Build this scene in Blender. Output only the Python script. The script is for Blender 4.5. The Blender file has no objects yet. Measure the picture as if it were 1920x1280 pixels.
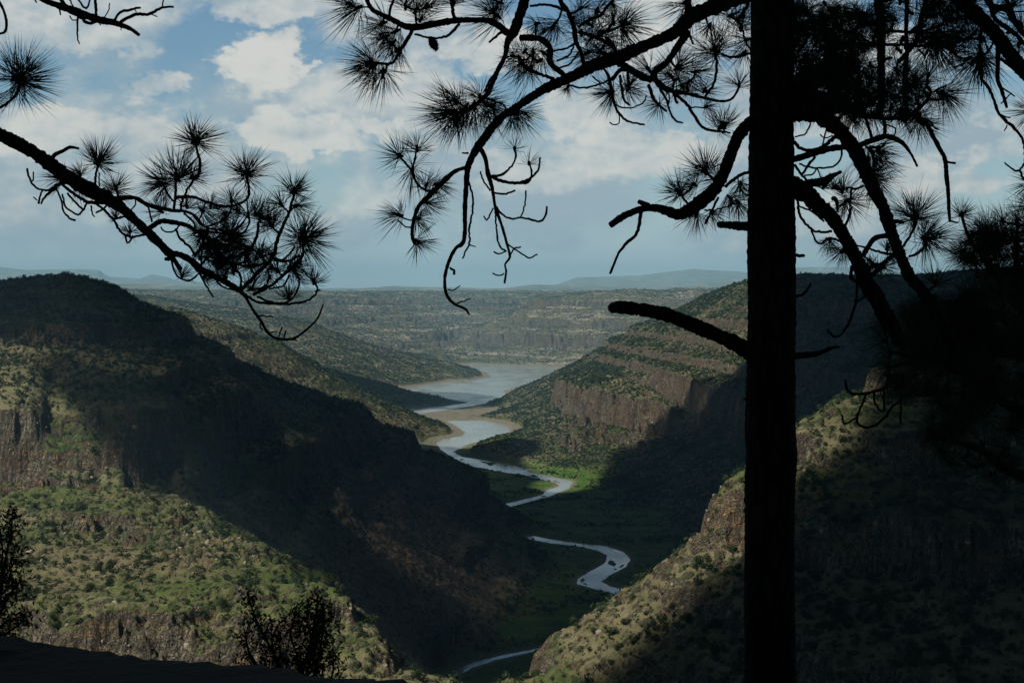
import bpy, math, random
import numpy as np
from mathutils import Vector

sc = bpy.context.scene
F = 2667.0; V0 = 540.0; HC = 300.0        # focal length in photo pixels, horizon row, eye height over the river

# ------------------------------------------------------------------ camera
cam_d = bpy.data.cameras.new('camera'); cam = bpy.data.objects.new('camera', cam_d)
sc.collection.objects.link(cam); sc.camera = cam
cam.location = (0, 0, HC); cam.rotation_euler = (math.radians(90), 0, 0)
cam_d.lens = 50.0; cam_d.sensor_width = 36.0; cam_d.shift_y = -100.0 / 1920.0
cam_d.clip_start = 0.1; cam_d.clip_end = 90000

# ------------------------------------------------------------------ sun
SUN_EL = math.radians(50); SUN_AZ = math.radians(-118)      # azimuth from +Y towards +X
SD = Vector((math.cos(SUN_EL)*math.sin(SUN_AZ), math.cos(SUN_EL)*math.cos(SUN_AZ), math.sin(SUN_EL)))
sl = bpy.data.lights.new('sun', 'SUN'); sun = bpy.data.objects.new('sun', sl)
sc.collection.objects.link(sun)
sl.energy = 5.0; sl.angle = math.radians(0.53); sl.color = (1.0, 0.96, 0.86)
sun.rotation_euler = SD.to_track_quat('Z', 'Y').to_euler(); sun.location = (0, 0, 400)

sc.view_settings.view_transform = 'Standard'; sc.view_settings.look = 'None'
sc.view_settings.exposure = 0.0; sc.view_settings.gamma = 1.0
sc.render.engine = 'CYCLES'
sc.cycles.use_denoising = True
sc.cycles.max_bounces = 5; sc.cycles.diffuse_bounces = 2; sc.cycles.glossy_bounces = 2
sc.cycles.transmission_bounces = 2; sc.cycles.volume_bounces = 1
sc.cycles.sample_clamp_indirect = 2.0

# ------------------------------------------------------------------ node helpers
class NB:
    def __init__(s, tree): s.t = tree; s.n = tree.nodes; s.l = tree.links
    def link(s, a, b):
        s.l.new(a, b)
    def _in(s, sock, v):
        if v is None: return
        if isinstance(v, bpy.types.NodeSocket): s.l.new(v, sock)
        else:
            if hasattr(sock.default_value, '__len__') and not hasattr(v, '__len__'):
                v = (v,)*len(sock.default_value)
            if hasattr(sock.default_value, '__len__') and len(sock.default_value) == 4 and len(v) == 3:
                v = tuple(v) + (1,)
            sock.default_value = v
    def math(s, op, a, b=None, c=None, clamp=False):
        n = s.n.new('ShaderNodeMath'); n.operation = op; n.use_clamp = clamp
        s._in(n.inputs[0], a); s._in(n.inputs[1], b); s._in(n.inputs[2], c)
        return n.outputs[0]
    def vmath(s, op, a, b=None, out=0):
        n = s.n.new('ShaderNodeVectorMath'); n.operation = op
        s._in(n.inputs[0], a); s._in(n.inputs[1], b)
        return n.outputs[out]
    def mix(s, f, a, b, mode='MIX'):
        n = s.n.new('ShaderNodeMix'); n.data_type = 'RGBA'; n.blend_type = mode
        s._in(n.inputs[0], f); s._in(n.inputs[6], a); s._in(n.inputs[7], b)
        return n.outputs[2]
    def noise(s, vec, scale, detail=4, rough=0.55, dist=0.0, out=0, lac=2.0):
        n = s.n.new('ShaderNodeTexNoise'); s._in(n.inputs['Vector'], vec)
        n.inputs['Scale'].default_value = scale; n.inputs['Detail'].default_value = detail
        n.inputs['Roughness'].default_value = rough; n.inputs['Distortion'].default_value = dist
        n.inputs['Lacunarity'].default_value = lac
        return n.outputs[out]
    def vor(s, vec, scale, feat='F1', out=0, rnd=1.0):
        n = s.n.new('ShaderNodeTexVoronoi'); n.feature = feat; s._in(n.inputs['Vector'], vec)
        n.inputs['Scale'].default_value = scale; n.inputs['Randomness'].default_value = rnd
        return n.outputs[out]
    def ss(s, v, lo, hi, a=0.0, b=1.0):
        n = s.n.new('ShaderNodeMapRange'); n.interpolation_type = 'SMOOTHSTEP'
        s._in(n.inputs[0], v); s._in(n.inputs[1], lo); s._in(n.inputs[2], hi)
        n.inputs[3].default_value = a; n.inputs[4].default_value = b
        return n.outputs[0]
    def comb(s, x, y, z):
        n = s.n.new('ShaderNodeCombineXYZ'); s._in(n.inputs[0], x); s._in(n.inputs[1], y); s._in(n.inputs[2], z)
        return n.outputs[0]
    def sep(s, v):
        n = s.n.new('ShaderNodeSeparateXYZ'); s._in(n.inputs[0], v); return n.outputs
    def scalev(s, v, k):
        return s.vmath('MULTIPLY', v, k)
    def bump(s, h, strength, dist, nrm=None):
        n = s.n.new('ShaderNodeBump'); s._in(n.inputs['Height'], h)
        n.inputs['Strength'].default_value = strength; n.inputs['Distance'].default_value = dist
        if nrm is not None: s._in(n.inputs['Normal'], nrm)
        return n.outputs[0]

def new_mat(name):
    m = bpy.data.materials.new(name); m.use_nodes = True
    nb = NB(m.node_tree); p = m.node_tree.nodes['Principled BSDF']
    return m, nb, p

# ------------------------------------------------------------------ world: sky with cumulus
w = bpy.data.worlds.new('World'); sc.world = w; w.use_nodes = True
def build_world():
    nt = w.node_tree; nb = NB(nt); bg = nt.nodes['Background']
    tc = nt.nodes.new('ShaderNodeTexCoord'); d = nb.vmath('NORMALIZE', tc.outputs['Generated'])
    sky = nt.nodes.new('ShaderNodeTexSky'); sky.sky_type = 'NISHITA'; sky.sun_disc = False
    sky.sun_elevation = SUN_EL; sky.sun_rotation = SUN_AZ
    sky.altitude = 1500; sky.air_density = 1.3; sky.dust_density = 1.2; sky.ozone_density = 1.5
    sx, sy, sz = nb.sep(d)
    az = nb.math('ARCTAN2', sx, sy); el = nb.math('ARCSINE', sz)
    # azimuth / elevation in degrees
    az = nb.math('MULTIPLY', az, 57.2958); el = nb.math('MULTIPLY', el, 57.2958)
    sq = nb.math('MULTIPLY', el, 1.5)
    base = nb.comb(az, sq, 3.3)
    wob = nb.vmath('SUBTRACT', nb.noise(base, 0.55, 6, 0.62, out=1), (0.5, 0.5, 0.5))
    wob2 = nb.vmath('SUBTRACT', nb.noise(base, 2.2, 4, 0.6, out=1), (0.5, 0.5, 0.5))
    pw = nb.vmath('ADD', nb.comb(az, el, 0.0), nb.vmath('ADD', nb.scalev(wob, (4.2, 2.6, 0)), nb.scalev(wob2, (0.9, 0.6, 0))))
    def blob(pv, u, v, ru, rv):
        a = math.degrees(math.atan((u-960)/F)); e = math.degrees(math.atan((V0-v)/F))
        q = nb.vmath('DIVIDE', nb.vmath('SUBTRACT', pv, (a, e, 0)), (ru/F*57.3, rv/F*57.3, 1))
        return nb.vmath('LENGTH', q, out=1)
    return nt, nb, bg, d, sky, az, el, base, pw, blob
def finish_world():
    nt, nb, bg, d, sky, az, el, base, pw, blob = build_world()
    n1 = nb.noise(base, 0.24, 8, 0.56, 0.15)
    n2 = nb.noise(nb.vmath('ADD', base, (-0.5, 0.9, 0.0)), 0.24, 4, 0.52, 0.15)
    relief = nb.math('SUBTRACT', n1, n2)
    fine1 = nb.noise(base, 0.75, 5, 0.55, 0.1)
    fine2 = nb.noise(nb.vmath('ADD', base, (-0.25, 0.4, 0.0)), 0.75, 5, 0.55, 0.1)
    relief2 = nb.math('SUBTRACT', fine1, fine2)
    # cumulus masses (photo pixel centre, radii, strength, brightness)
    B = [(40, 30, 330, 110, 1.0, .45), (180, 90, 150, 38, .8, .5), (500, 5, 200, 42, 1.0, .5), (780, 40, 230, 100, .8, .45),
         (500, 118, 95, 75, 1.2, 1.0), (620, 210, 130, 120, .8, .5), (300, 175, 85, 38, .75, .6), (150, 190, 60, 45, .45, .4),
         (90, 260, 190, 65, .9, .6), (560, 255, 150, 55, 1.2, 1.0), (700, 245, 60, 22, .8, .9), (760, 190, 200, 120, .8, .55), (930, 100, 120, 60, .9, .8),
         (300, 260, 180, 55, .6, .45), (1080, 215, 110, 55, .9, .7), (1200, 290, 190, 60, .95, .75), (1000, 330, 160, 40, .5, .5), (640, 370, 130, 45, .5, .5),
         (420, 330, 260, 70, .5, .4), (100, 370, 260, 70, .45, .35), (1250, 60, 200, 90, .8, .6), (1500, 240, 140, 90, .6, .6), (1650, 100, 160, 60, .5, .5),
         (1740, 345, 60, 55, .95, .8), (1830, 350, 110, 50, .8, .7), (1900, 260, 70, 60, .5, .6), (1560, 380, 150, 60, .5, .5),
         (1480, 20, 400, 60, .3, .4), (1930, 150, 130, 30, .5, .5)]
    cov = None; bri = None
    for (u, v, ru, rv, s, b) in B:
        l = blob(pw, u, v, ru, rv)
        k = nb.ss(l, 1.25, 0.25, 0.0, s)
        cov = k if cov is None else nb.math('MAXIMUM', cov, k)
        kb = nb.ss(l, 1.2, 0.5, 0.0, b)
        bri = kb if bri is None else nb.math('MAXIMUM', bri, kb)
    # away from the view a broken dark deck is added, unseen, to deepen the shade
    aaz = nb.math('ABSOLUTE', az)
    side = nb.ss(aaz, 21.0, 30.0); up = nb.ss(el, 13.0, 24.0); away = nb.math('MAXIMUM', side, up)
    deck = nb.ss(nb.noise(nb.scalev(d, 2.4), 1.0, 4, 0.6), 0.36, 0.56)
    deck = nb.math('MULTIPLY', deck, nb.ss(el, 0.5, 5.0))
    veil = nb.math('MULTIPLY', nb.ss(el, 0.6, 2.2), nb.ss(el, 11.5, 6.5, 0.0, 0.34))
    cm = nb.ss(nb.math('ADD', nb.math('ADD', nb.math('MAXIMUM', nb.math('MULTIPLY', cov, 0.72), veil), 0.04), nb.math('MULTIPLY', nb.math('SUBTRACT', n1, 0.5), 1.45)), 0.10, 0.48)
    cm = nb.math('MULTIPLY', cm, 0.93)
    shade = nb.math('ADD', nb.math('MULTIPLY', bri, 0.75), nb.math('ADD', nb.math('MULTIPLY', relief, 1.6), nb.math('MULTIPLY', relief2, 0.9)))
    shade = nb.ss(shade, -0.05, 0.85)
    ccol = nb.mix(shade, (3.7, 4.75, 5.4), (7.5, 7.45, 6.9))
    skyc = nb.mix(1.0, sky.outputs[0], (SKY_R, SKY_G, SKY_B), 'MULTIPLY')
    low = nb.ss(el, 6.5, 0.0)
    skyc = nb.mix(nb.math('MULTIPLY', low, 0.85), skyc, (4.9, 6.15, 7.0))
    fade = nb.ss(el, 0.1, 1.9)
    cm = nb.math('MULTIPLY', cm, nb.math('ADD', nb.math('MULTIPLY', fade, 0.93), 0.05))
    front = nb.mix(cm, skyc, ccol)
    dk = nb.mix(nb.noise(nb.scalev(d, 5.0), 1.0, 5, 0.6), (0.08, 0.13, 0.18), (0.32, 0.46, 0.58))
    back = nb.mix(nb.math('MULTIPLY', nb.math('MAXIMUM', deck, nb.ss(el, 18, 34)), 0.96), skyc, dk)
    col = nb.mix(away, front, back)
    col = nb.mix(nb.ss(el, 0.0, -2.0), col, (0.25, 0.32, 0.35))
    nb.link(col, bg.inputs[0]); bg.inputs[1].default_value = 0.1
SKY_R, SKY_G, SKY_B = 0.68, 0.84, 0.90
finish_world()

# ------------------------------------------------------------------ numpy noise
def _h(ix, iy, seed):
    h = (ix.astype(np.int64)*374761393 + iy.astype(np.int64)*668265263 + seed*974711) & 0xffffffff
    h = ((h ^ (h >> 13))*1274126177) & 0xffffffff
    return ((h ^ (h >> 16)) & 0xffff).astype(np.float32)/65535.0
def vnoise(x, y, seed=0):                      # gradient noise, about -0.7..0.7
    x0 = np.floor(x); y0 = np.floor(y); fx = (x-x0).astype(np.float32); fy = (y-y0).astype(np.float32)
    u = fx*fx*fx*(fx*(fx*6-15)+10); v = fy*fy*fy*(fy*(fy*6-15)+10)
    def g(i, j):
        a = _h(x0+i, y0+j, seed)*6.28318
        return np.cos(a)*(fx-i) + np.sin(a)*(fy-j)
    a = g(0, 0)*(1-u) + g(1, 0)*u; b = g(0, 1)*(1-u) + g(1, 1)*u
    return a*(1-v) + b*v
def fbm(x, y, octs=5, rough=0.5, seed=0, ridge=False):
    r = 0; a = 1.0; t = 0
    for o in range(octs):
        n = vnoise(x, y, seed+o*17)
        if ridge: n = 0.6-2.0*np.abs(n)
        r = r + a*n; t += a; a *= rough; x = x*2.03+11.3; y = y*2.03+7.7
    return r/t
def sstep(x, a, b):
    t = np.clip((x-a)/(b-a), 0, 1); return t*t*(3-2*t)

# ------------------------------------------------------------------ terrain control heights
CP = []
def P(u, v, Y): CP.append((u, Y, HC-(v-V0)/F*Y))
def Z(u, Y, z): CP.append((u, Y, z))
def Pl(*a):
    for q in a: P(*q)
def Zl(*a):
    for q in a: Z(*q)
def Yf(v): return HC*F/(v-V0)
RIVER = [
 [(878,683),(960,686),(1049,689),(1024,710),(1000,722),(960,727),(942,733),(958,741),(965,746),(951,753),(900,758),(841,768),(786,775),(760,772),(735,764),(829,762),(881,754),(817,745),(770,738),(735,729),(793,723),(850,714),(890,713),(920,707),(912,697),(880,690)],
 [(838,789),(900,788),(927,791),(951,799),(957,808),(927,820),(878,832),(850,847),(866,856),(927,866),(963,872),(990,880),(984,889),(950,886),(921,881),(890,875),(853,860),(832,846),(817,832),(829,823),(868,817),(873,811),(860,802),(850,795)],
 [(984,882),(1006,889),(1042,896),(1073,902),(1067,914),(1036,928),(1006,937),(951,951),(928,957),(926,950),(975,938),(1018,927),(1026,918),(1050,910),(1040,903),(1005,897),(980,889)],
 [(975,1004),(997,1004),(1049,1013),(1097,1020),(1134,1023),(1170,1034),(1182,1049),(1172,1063),(1140,1079),(1128,1089),(1146,1099),(1190,1109),(1230,1125),(1225,1135),(1164,1115),(1110,1102),(1080,1094),(1085,1084),(1110,1069),(1137,1052),(1137,1040),(1122,1031),(1085,1024),(1036,1018),(1000,1012),(972,1010)],
 [(820,1275),(850,1260),(866,1249),(914,1234),(951,1226),(1018,1212),(1100,1197),(1110,1199),(1024,1215),(963,1229),(927,1237),(884,1252),(855,1268),(825,1290)],
]
for poly in RIVER:
    for (u, v) in poly[::2]: Z(u, Yf(v), 2.0)
# valley floor
for (u, v) in [(980,975),(1010,985),(1090,1000),(1150,1010),(1200,1030),(1230,1065),(1000,1150),(1060,1150),(940,1190),(1000,1240),(1040,1050),(1100,1050),(1180,1080),
               (1000,905),(960,925),(990,912),(1080,893),(1110,896),(870,780),(820,782),(930,775),(960,770)]:
    Z(u, Yf(v), 3.5)
Zl((1100,1300,5),(1200,1250,6),(900,1060,6),(840,1010,12),(900,800,12),(920,650,25),(920,560,48),(930,480,62))
# right middle hill
Pl((1000,725,3750),(1040,700,3620),(1080,680,3500),(1130,650,3400),(1180,620,3300),(1250,590,3200),(1320,555,3100),(1350,545,3050),(1400,530,2950),
   (1050,740,3150),(1050,790,2660),(1060,835,2450),(1020,770,3000),(1000,800,2690),(930,845,2540),(960,855,2450),(1000,860,2400),(980,832,2520),(1000,815,2560),(1050,852,2400),(1100,862,2330),(980,765,3450),
   (1150,700,3050),(1150,755,2830),(1150,800,2650),(1150,850,2450),
   (1250,620,3000),(1250,680,2800),(1250,740,2620),(1250,790,2480),(1250,840,2320),(1250,900,2080),(1250,960,1880),
   (1350,560,2950),(1350,600,2780),(1350,650,2580),(1350,700,2420),(1350,730,2330),(1350,790,2180),(1350,850,2050),(1350,920,1860),(1350,1000,1680),
   (1100,690,3330),(1100,730,3050),(1100,790,2750),(1200,820,2520),(1200,880,2230),(1200,950,1900),(1150,900,2140),(1150,950,1900),(1100,950,1900),
   (1450,527,2800),(1450,560,2620),(1450,620,2420),(1450,700,2180),(1450,770,2000),(1450,850,1850),(1450,950,1620),
   (1550,527,2450),(1550,565,2300),(1550,600,2220),(1550,680,2000),(1550,760,1820),(1550,850,1600),(1550,1000,1350),
   (1700,526,2150),(1700,565,2030),(1700,600,1960),(1700,700,1720),(1700,800,1450),
   (1900,524,1950),(1900,565,1850),(1900,600,1780),(1900,700,1520),(2150,524,1800),(2150,600,1600),(2150,700,1350))
for u_ in (1450,1550,1700,1900,2150): Zl((u_,3100,302),(u_,2700,304),(u_,6000,285),(u_,4800,290))
for u_ in (1700,1900,2150): Zl((u_,2350,306))
Zl((1100,4600,12),(1200,4500,60),(1350,4500,150),(1500,4500,240),(1500,3500,290),(1700,3500,300),(1900,4000,300),(2150,4000,300),(1150,3900,60),(1300,3700,190),
   (1700,1150,130),(1900,1200,190),(2150,1150,220))
# near right spur
Pl((940,1275,640),(1000,1240,660),(1090,1190,680),(1150,1150,690),(1190,1110,690),(1250,1075,680),(1320,1015,660),(1325,960,655),(1395,920,655),(1495,825,690),(1550,785,705),
   (1590,745,725),(1660,695,755),(1780,630,810),(1920,570,850),(2150,540,900),
   (1300,1280,560),(1300,1150,610),(1150,1280,590),(1000,1290,630),(1395,1280,530),(1395,1100,590),(1395,1000,630),(1500,1280,500),(1500,1100,570),(1500,1000,600),(1500,900,645),
   (1700,1280,480),(1700,1150,520),(1700,1030,570),(1700,900,640),(1700,800,690),(1900,1280,460),(1900,1030,550),(1900,900,630),(1900,750,730),(2150,1280,430),(2150,1030,530),(2150,750,720))
Zl((1000,800,40),(1100,830,45),(1200,850,60),(1300,860,80),(1400,870,110),(1500,900,140),(1600,950,160),(1700,1000,170),(1900,1050,215),
   (1300,450,112),(1100,470,95),(1600,380,125),(1900,350,140),(2150,340,150),(960,420,75),(700,450,92),(400,450,100),(100,450,105),(-200,450,110))
# near left bench
Pl((-200,905,920),(0,905,910),(150,915,885),(340,930,850),(440,975,810),(560,1050,750),(640,1110,690),(700,1170,645),(800,1232,600),(870,1282,580),
   (0,1000,780),(200,1000,770),(400,1030,710),(-200,1000,780),(0,1100,680),(200,1100,670),(400,1100,660),(560,1120,655),(0,1180,612),(200,1170,612),(400,1150,615),(600,1150,620),(700,1188,612),
   (-200,1260,585),(0,1260,585),(200,1280,575),(400,1290,570),(600,1285,572),(700,1290,572),(800,1290,572))
Zl((480,960,125),(600,920,92),(700,860,66),(800,790,45),(850,700,40),(900,1000,10))
# big left hill
Pl((-200,910,940),(0,910,935),(150,915,935),(300,912,940),(400,930,960),(-200,770,990),(0,775,990),(200,775,990),(330,790,1010),(450,810,1080),(600,850,1250),(700,860,1400),(800,880,1550),(900,890,1720),
   (450,900,1030),(600,930,1200),(700,940,1340),(800,950,1480),(900,940,1660),(500,980,1020),(600,1000,1110),(700,1000,1240),(800,1000,1400),(900,1000,1550),(970,1010,1640),
   (700,1080,1110),(800,1100,1200),(900,1100,1320),(1000,1100,1400),(600,1060,1000),(750,1150,1080),(850,1200,1130),
   (0,700,1070),(200,700,1080),(330,700,1130),(430,740,1190),(550,790,1320),(0,650,1150),(200,650,1180),(330,650,1250),(-200,700,1070),(-200,620,1200),
   (0,612,1200),(200,612,1240),(320,618,1310),(-200,560,1350),(0,540,1350),(60,530,1370),(140,519,1400),(190,530,1400),(230,548,1400),(270,580,1390),(310,600,1390),(390,650,1420),(430,680,1450),
   (500,713,1500),(600,752,1560),(683,772,1620),(768,826,1680),(817,852,1720),(866,888,1760),(915,930,1830),(940,955,1870),(996,1008,1660),(1060,1085,1450))
Zl((-200,1800,230),(0,1850,200),(200,1900,170),(400,2000,110),(600,2100,55),(750,2200,12),(840,2250,3),(800,2450,4),(300,2200,140),(500,2500,50),(650,2650,12),(100,2400,200),(-200,2400,230))
# spurs of the left bank, one behind the other
Pl((100,545,2850),(293,579,2850),(427,610,2900),(524,646,2930),(610,695,2950),(658,725,2950),(731,762,2950),(811,793,2960),(400,650,2700),(550,720,2750),(700,775,2820),(480,700,2600),(-200,545,2850),
   (640,703,3650),(700,720,3680),(760,737,3700),(820,747,3720),(680,735,3560),(740,750,3560),
   (100,556,4700),(274,561,4800),(457,582,4850),(548,600,4900),(640,631,4900),(719,661,4900),(792,674,4900),(853,686,4900),(905,698,4880),(600,660,4500),(700,700,4400),(-200,556,4700))
Zl((100,3400,235),(293,3400,215),(427,3400,150),(610,3350,50),(731,3280,5),(520,3750,110),(560,4050,70),(640,4050,35),(735,4100,3),(719,5450,40),(853,5350,4),(640,5600,90),(450,5500,180),(274,5500,240))
# far side of the lake
Pl((850,665,5900),(850,640,6300),(900,630,6500),(900,600,6950),(900,570,7400),(900,559,7700),(700,640,6100),(700,600,6750),(700,570,7200),(700,558,7600),(600,590,6500),(600,560,7300),(480,560,6500),(300,552,6500),
   (1040,556,6300),(1150,552,6300),(1320,550,6300),(1450,550,6300),(1000,570,6400),(960,590,6450),(900,615,6320),(1100,600,5950),(1100,630,5750),(1100,660,5560),(1080,682,5450),(1000,620,6050),(1000,650,5800),(1200,580,5950),(1200,640,5500),
   (780,655,6000),(780,620,6450),(0,550,6500),(-200,550,6500),(1700,535,6500),(2150,535,6500),(760,585,7050),(820,575,7250))
for u in (-200,200,600,1000,1400,1800,2150): Zl((u,9000,262),(u,12000,266),(u,17000,262),(u,24500,240))
# below and beside the rim the camera stands on
for u in (-200,400,960,1500,2150): Zl((u,300,150),(u,180,205),(u,90,248),(u,40,272),(u,15,286),(u,8,290))

def rbf_setup():
    a = np.array(CP); k = 1/F
    X = np.stack([(a[:, 0]-960)*k, np.log(a[:, 1])], 1); z = a[:, 2]
    n = len(X); r = np.sqrt(((X[:, None]-X[None])**2).sum(-1))
    Pm = np.concatenate([np.ones((n, 1)), X], 1)
    A = np.zeros((n+3, n+3)); A[:n, :n] = -r - np.eye(n)*1e-4*0; A[:n, :n] += np.eye(n)*2e-3
    A[:n, n:] = Pm; A[n:, :n] = Pm.T
    wv = np.linalg.solve(A, np.concatenate([z, np.zeros(3)]))
    return X, wv
RX, RW = rbf_setup()
def rbf(t, ly):
    out = (RW[-3] + RW[-2]*t + RW[-1]*ly).astype(np.float64)
    for i in range(len(RX)):
        out -= RW[i]*np.sqrt((t-RX[i, 0])**2 + (ly-RX[i, 1])**2)
    return out
# coarse sample of the control surface, then bilinear
TG = np.linspace(-0.5, 0.5, 420); LG = np.linspace(math.log(6), math.log(26000), 760)
GG = rbf(TG[None, :], LG[:, None])
def base_h(t, ly):
    a = np.clip((t-TG[0])/(TG[1]-TG[0]), 0, len(TG)-1.001); b = np.clip((ly-LG[0])/(LG[1]-LG[0]), 0, len(LG)-1.001)
    i = a.astype(int); j = b.astype(int); fa = a-i; fb = b-j
    return (GG[j, i]*(1-fa)+GG[j, i+1]*fa)*(1-fb) + (GG[j+1, i]*(1-fa)+GG[j+1, i+1]*fa)*fb
# cliff bands: (elevation, half height, steepness, list of (u0,u1,Y0,Y1) where it shows)
BANDS = [
 (262, 9, 4.0, [(-400, 420, 1120, 1500)]), (193, 24, 5.5, [(-400, 480, 880, 1250)]), (150, 16, 3.0, [(430, 800, 1050, 1650)]), (58, 14, 4.5, [(760, 1000, 1500, 2000)]), (232, 6, 4.0, [(-400, 520, 1050, 1500)]), (118, 12, 4.0, [(560, 880, 1200, 1750)]), (34, 7, 3.5, [(850, 1060, 1350, 1800)]), (185, 8, 4.0, [(380, 720, 1050, 1600)]),
 (152, 11, 4.5, [(-400, 930, 520, 700)]), (172, 4, 3.0, [(-400, 600, 640, 800)]),
 (196, 12, 6.0, [(1180, 2400, 520, 720)]), (224, 9, 5.0, [(1440, 2400, 560, 760)]), (252, 6, 4.0, [(1600, 2400, 640, 830)]), (166, 5, 3.0, [(1250, 2400, 380, 620)]),
 (262, 16, 4.5, [(1430, 2400, 1600, 2700)]), (112, 28, 8.0, [(1230, 1480, 1900, 2900)]), (66, 30, 9.0, [(985, 1260, 2350, 3300)]), (140, 9, 5.0, [(985, 1260, 2350, 3300)]), (198, 9, 5, [(1100, 1480, 2000, 3600)]), (165, 8, 5, [(1080, 1480, 2000, 3600)]),
 (232, 7, 4.5, [(1200, 1500, 2000, 3600)]), (175, 14, 4.0, [(1440, 2400, 1400, 2300)]), (28, 10, 3.5, [(1040, 1200, 2200, 2700)]),
 (84, 26, 14.0, [(820, 1300, 5300, 7200)]), (232, 12, 12.0, [(400, 1500, 5200, 9000)]), (200, 9, 9.0, [(400, 1500, 5200, 9000)]), (150, 12, 9.0, [(400, 1500, 5200, 9000)]), (60, 9, 8, [(560, 860, 5300, 7000)]),
 (205, 6, 2.5, [(100, 700, 2400, 5600)]),
]
def terrace(z, c, h, k, wgt):
    d = z-c; a = np.abs(d); s = np.sign(d)
    core = h/k; R = 2.2*h
    t = np.where(a < core, a*k, np.where(a < R, h+(a-core)*(R-h)/(R-core), a))
    return z + (c + s*t - z)*wgt
def terrain(t, ly):
    Y = np.exp(ly); X = t*Y; u = 960+t*F
    z = base_h(t, ly)
    far = sstep(Y, 3000, 7000)
    slope_amp = sstep(z, 3, 40)
    # gullies and spurs
    big = fbm(X/420, Y/420, 3, 0.5, 3, True); mid = fbm(X/120, Y/120, 4, 0.5, 9)
    gx = fbm(X/90+0.7*fbm(X/200, Y/200, 2, .5, 31), Y/150, 4, 0.55, 21, True)
    z = z + slope_amp*(big*(9+16*far)*np.clip(Y/1400, .25, 1) + mid*(6+14*far)*np.clip(Y/900, .5, 1.0) + gx*(4.5+9*far)*np.clip(Y/900, .5, 1))
    small = fbm(X/26, Y/26, 4, 0.55, 41)
    z = z + slope_amp*small*(2.6+6*far)
    flute = fbm(X/9, Y/9, 3, 0.6, 51)
    pre = z + slope_amp*(flute*3.6 + fbm(X/4.5, Y/4.5, 2, .6, 57)*1.6*(1-sstep(Y, 900, 1800)) + fbm(X/22, Y/22, 3, .55, 58, True)*(2.0+3*sstep(Y, 1500, 3000)) + fbm(X/30, Y/30, 2, .5, 61)*5)
    cliff = np.zeros_like(z)
    for bi, (c, h, k, regs) in enumerate(BANDS):
        for (u0, u1, Y0, Y1) in regs:
            wgt = sstep(u, u0-60, u0+20)*(1-sstep(u, u1-40, u1+60))*sstep(ly, math.log(Y0*.97), math.log(Y0*1.03))*(1-sstep(ly, math.log(Y1*.97), math.log(Y1*1.05)))
            L_ = np.clip(Y/1100, .6, 3); brk = sstep(fbm(X/(75*L_), Y/(75*L_), 4, .55, 71+bi), -0.26, 0.06)
            wgt = wgt*brk
            m = (np.abs(pre-c) < 2.2*h) & (wgt > 0.01)
            if not m.any(): continue
            zz = pre[m] + (0.5*h+2)*fbm(X[m]/160, Y[m]/160, 3, .5, 81+bi)
            kk = 1+(k*1.25-1)*sstep(fbm(X[m]/45, Y[m]/45, 3, .6, 181+bi), -.35, .15)
            tz = terrace(zz, c, h, kk, wgt[m])
            inside = np.clip(1-np.abs(tz-c)/(h*1.15), 0, 1)
            pre[m] = tz; cliff[m] = np.maximum(cliff[m], np.minimum(inside*3, 1)*wgt[m])
    z = pre
    # far ranges
    def prof(pts, Yc, wid, seed, floor=0.0, rough=1.0):
        pu = np.array([p[0] for p in pts], float); pv = np.array([p[1] for p in pts], float)
        top = HC-(np.interp(u, pu, pv)-V0)/F*Yc + fbm(X/900, Y*0+seed, 4, .5, seed)*30*rough
        e = (ly-math.log(Yc))/wid
        shp = np.where(e < 0, np.exp(-(e*1.0)**2*2.5), np.exp(-(e)**2*1.2))
        rr = fbm(X/1500, Y/1500, 5, .5, seed+3, True)*90*rough*(1-shp)
        return 225 + (top-225)*shp + rr*np.clip(shp*3, 0, 1)
    f = sstep(Y, 10500, 13000)
    if (f > 0).any():
        a = prof([(-300,542),(500,542),(580,549),(640,543),(740,536),(800,538),(940,541),(1000,533),(1100,536),(1250,538),(1340,530),(1400,524),(1480,528),(1560,530),(1700,524),(2300,520)], 15000, 0.10, 5, rough=.5)
        b = prof([(-300,498),(0,501),(50,506),(150,504),(185,506),(205,519),(262,522),(285,514),(312,519),(330,526),(420,531),(500,536),(600,540),(1000,540),(1045,533),(1080,520),(1200,516),(1300,504),(1400,510),(1500,501),(1580,500),(1650,510),(2300,515)], 21500, 0.09, 6, rough=.35)
        c2 = prof([(-300,520),(0,528),(120,533),(250,530),(420,538),(600,546),(2300,548)], 12500, 0.06, 7, rough=.5)
        z = np.where(Y > 10500, np.maximum(z*(1-f)+np.minimum(z, 250)*f, np.maximum(c2, np.maximum(a, b))*f + z*(1-f)), z)
    # plain floors, then the river bed
    fl = 2.2 + 1.0*fbm(X/60, Y/60, 4, .5, 91) + 0.6*fbm(X/12, Y/12, 3, .5, 92)
    z = np.where(z < 9, fl + np.log1p(np.exp(np.clip((z-fl-1.0)/1.5, -30, 30)))*1.5, z)
    m = (z < 26) & (Y > 950) & (Y < 6200)
    idx = np.nonzero(m)
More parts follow.
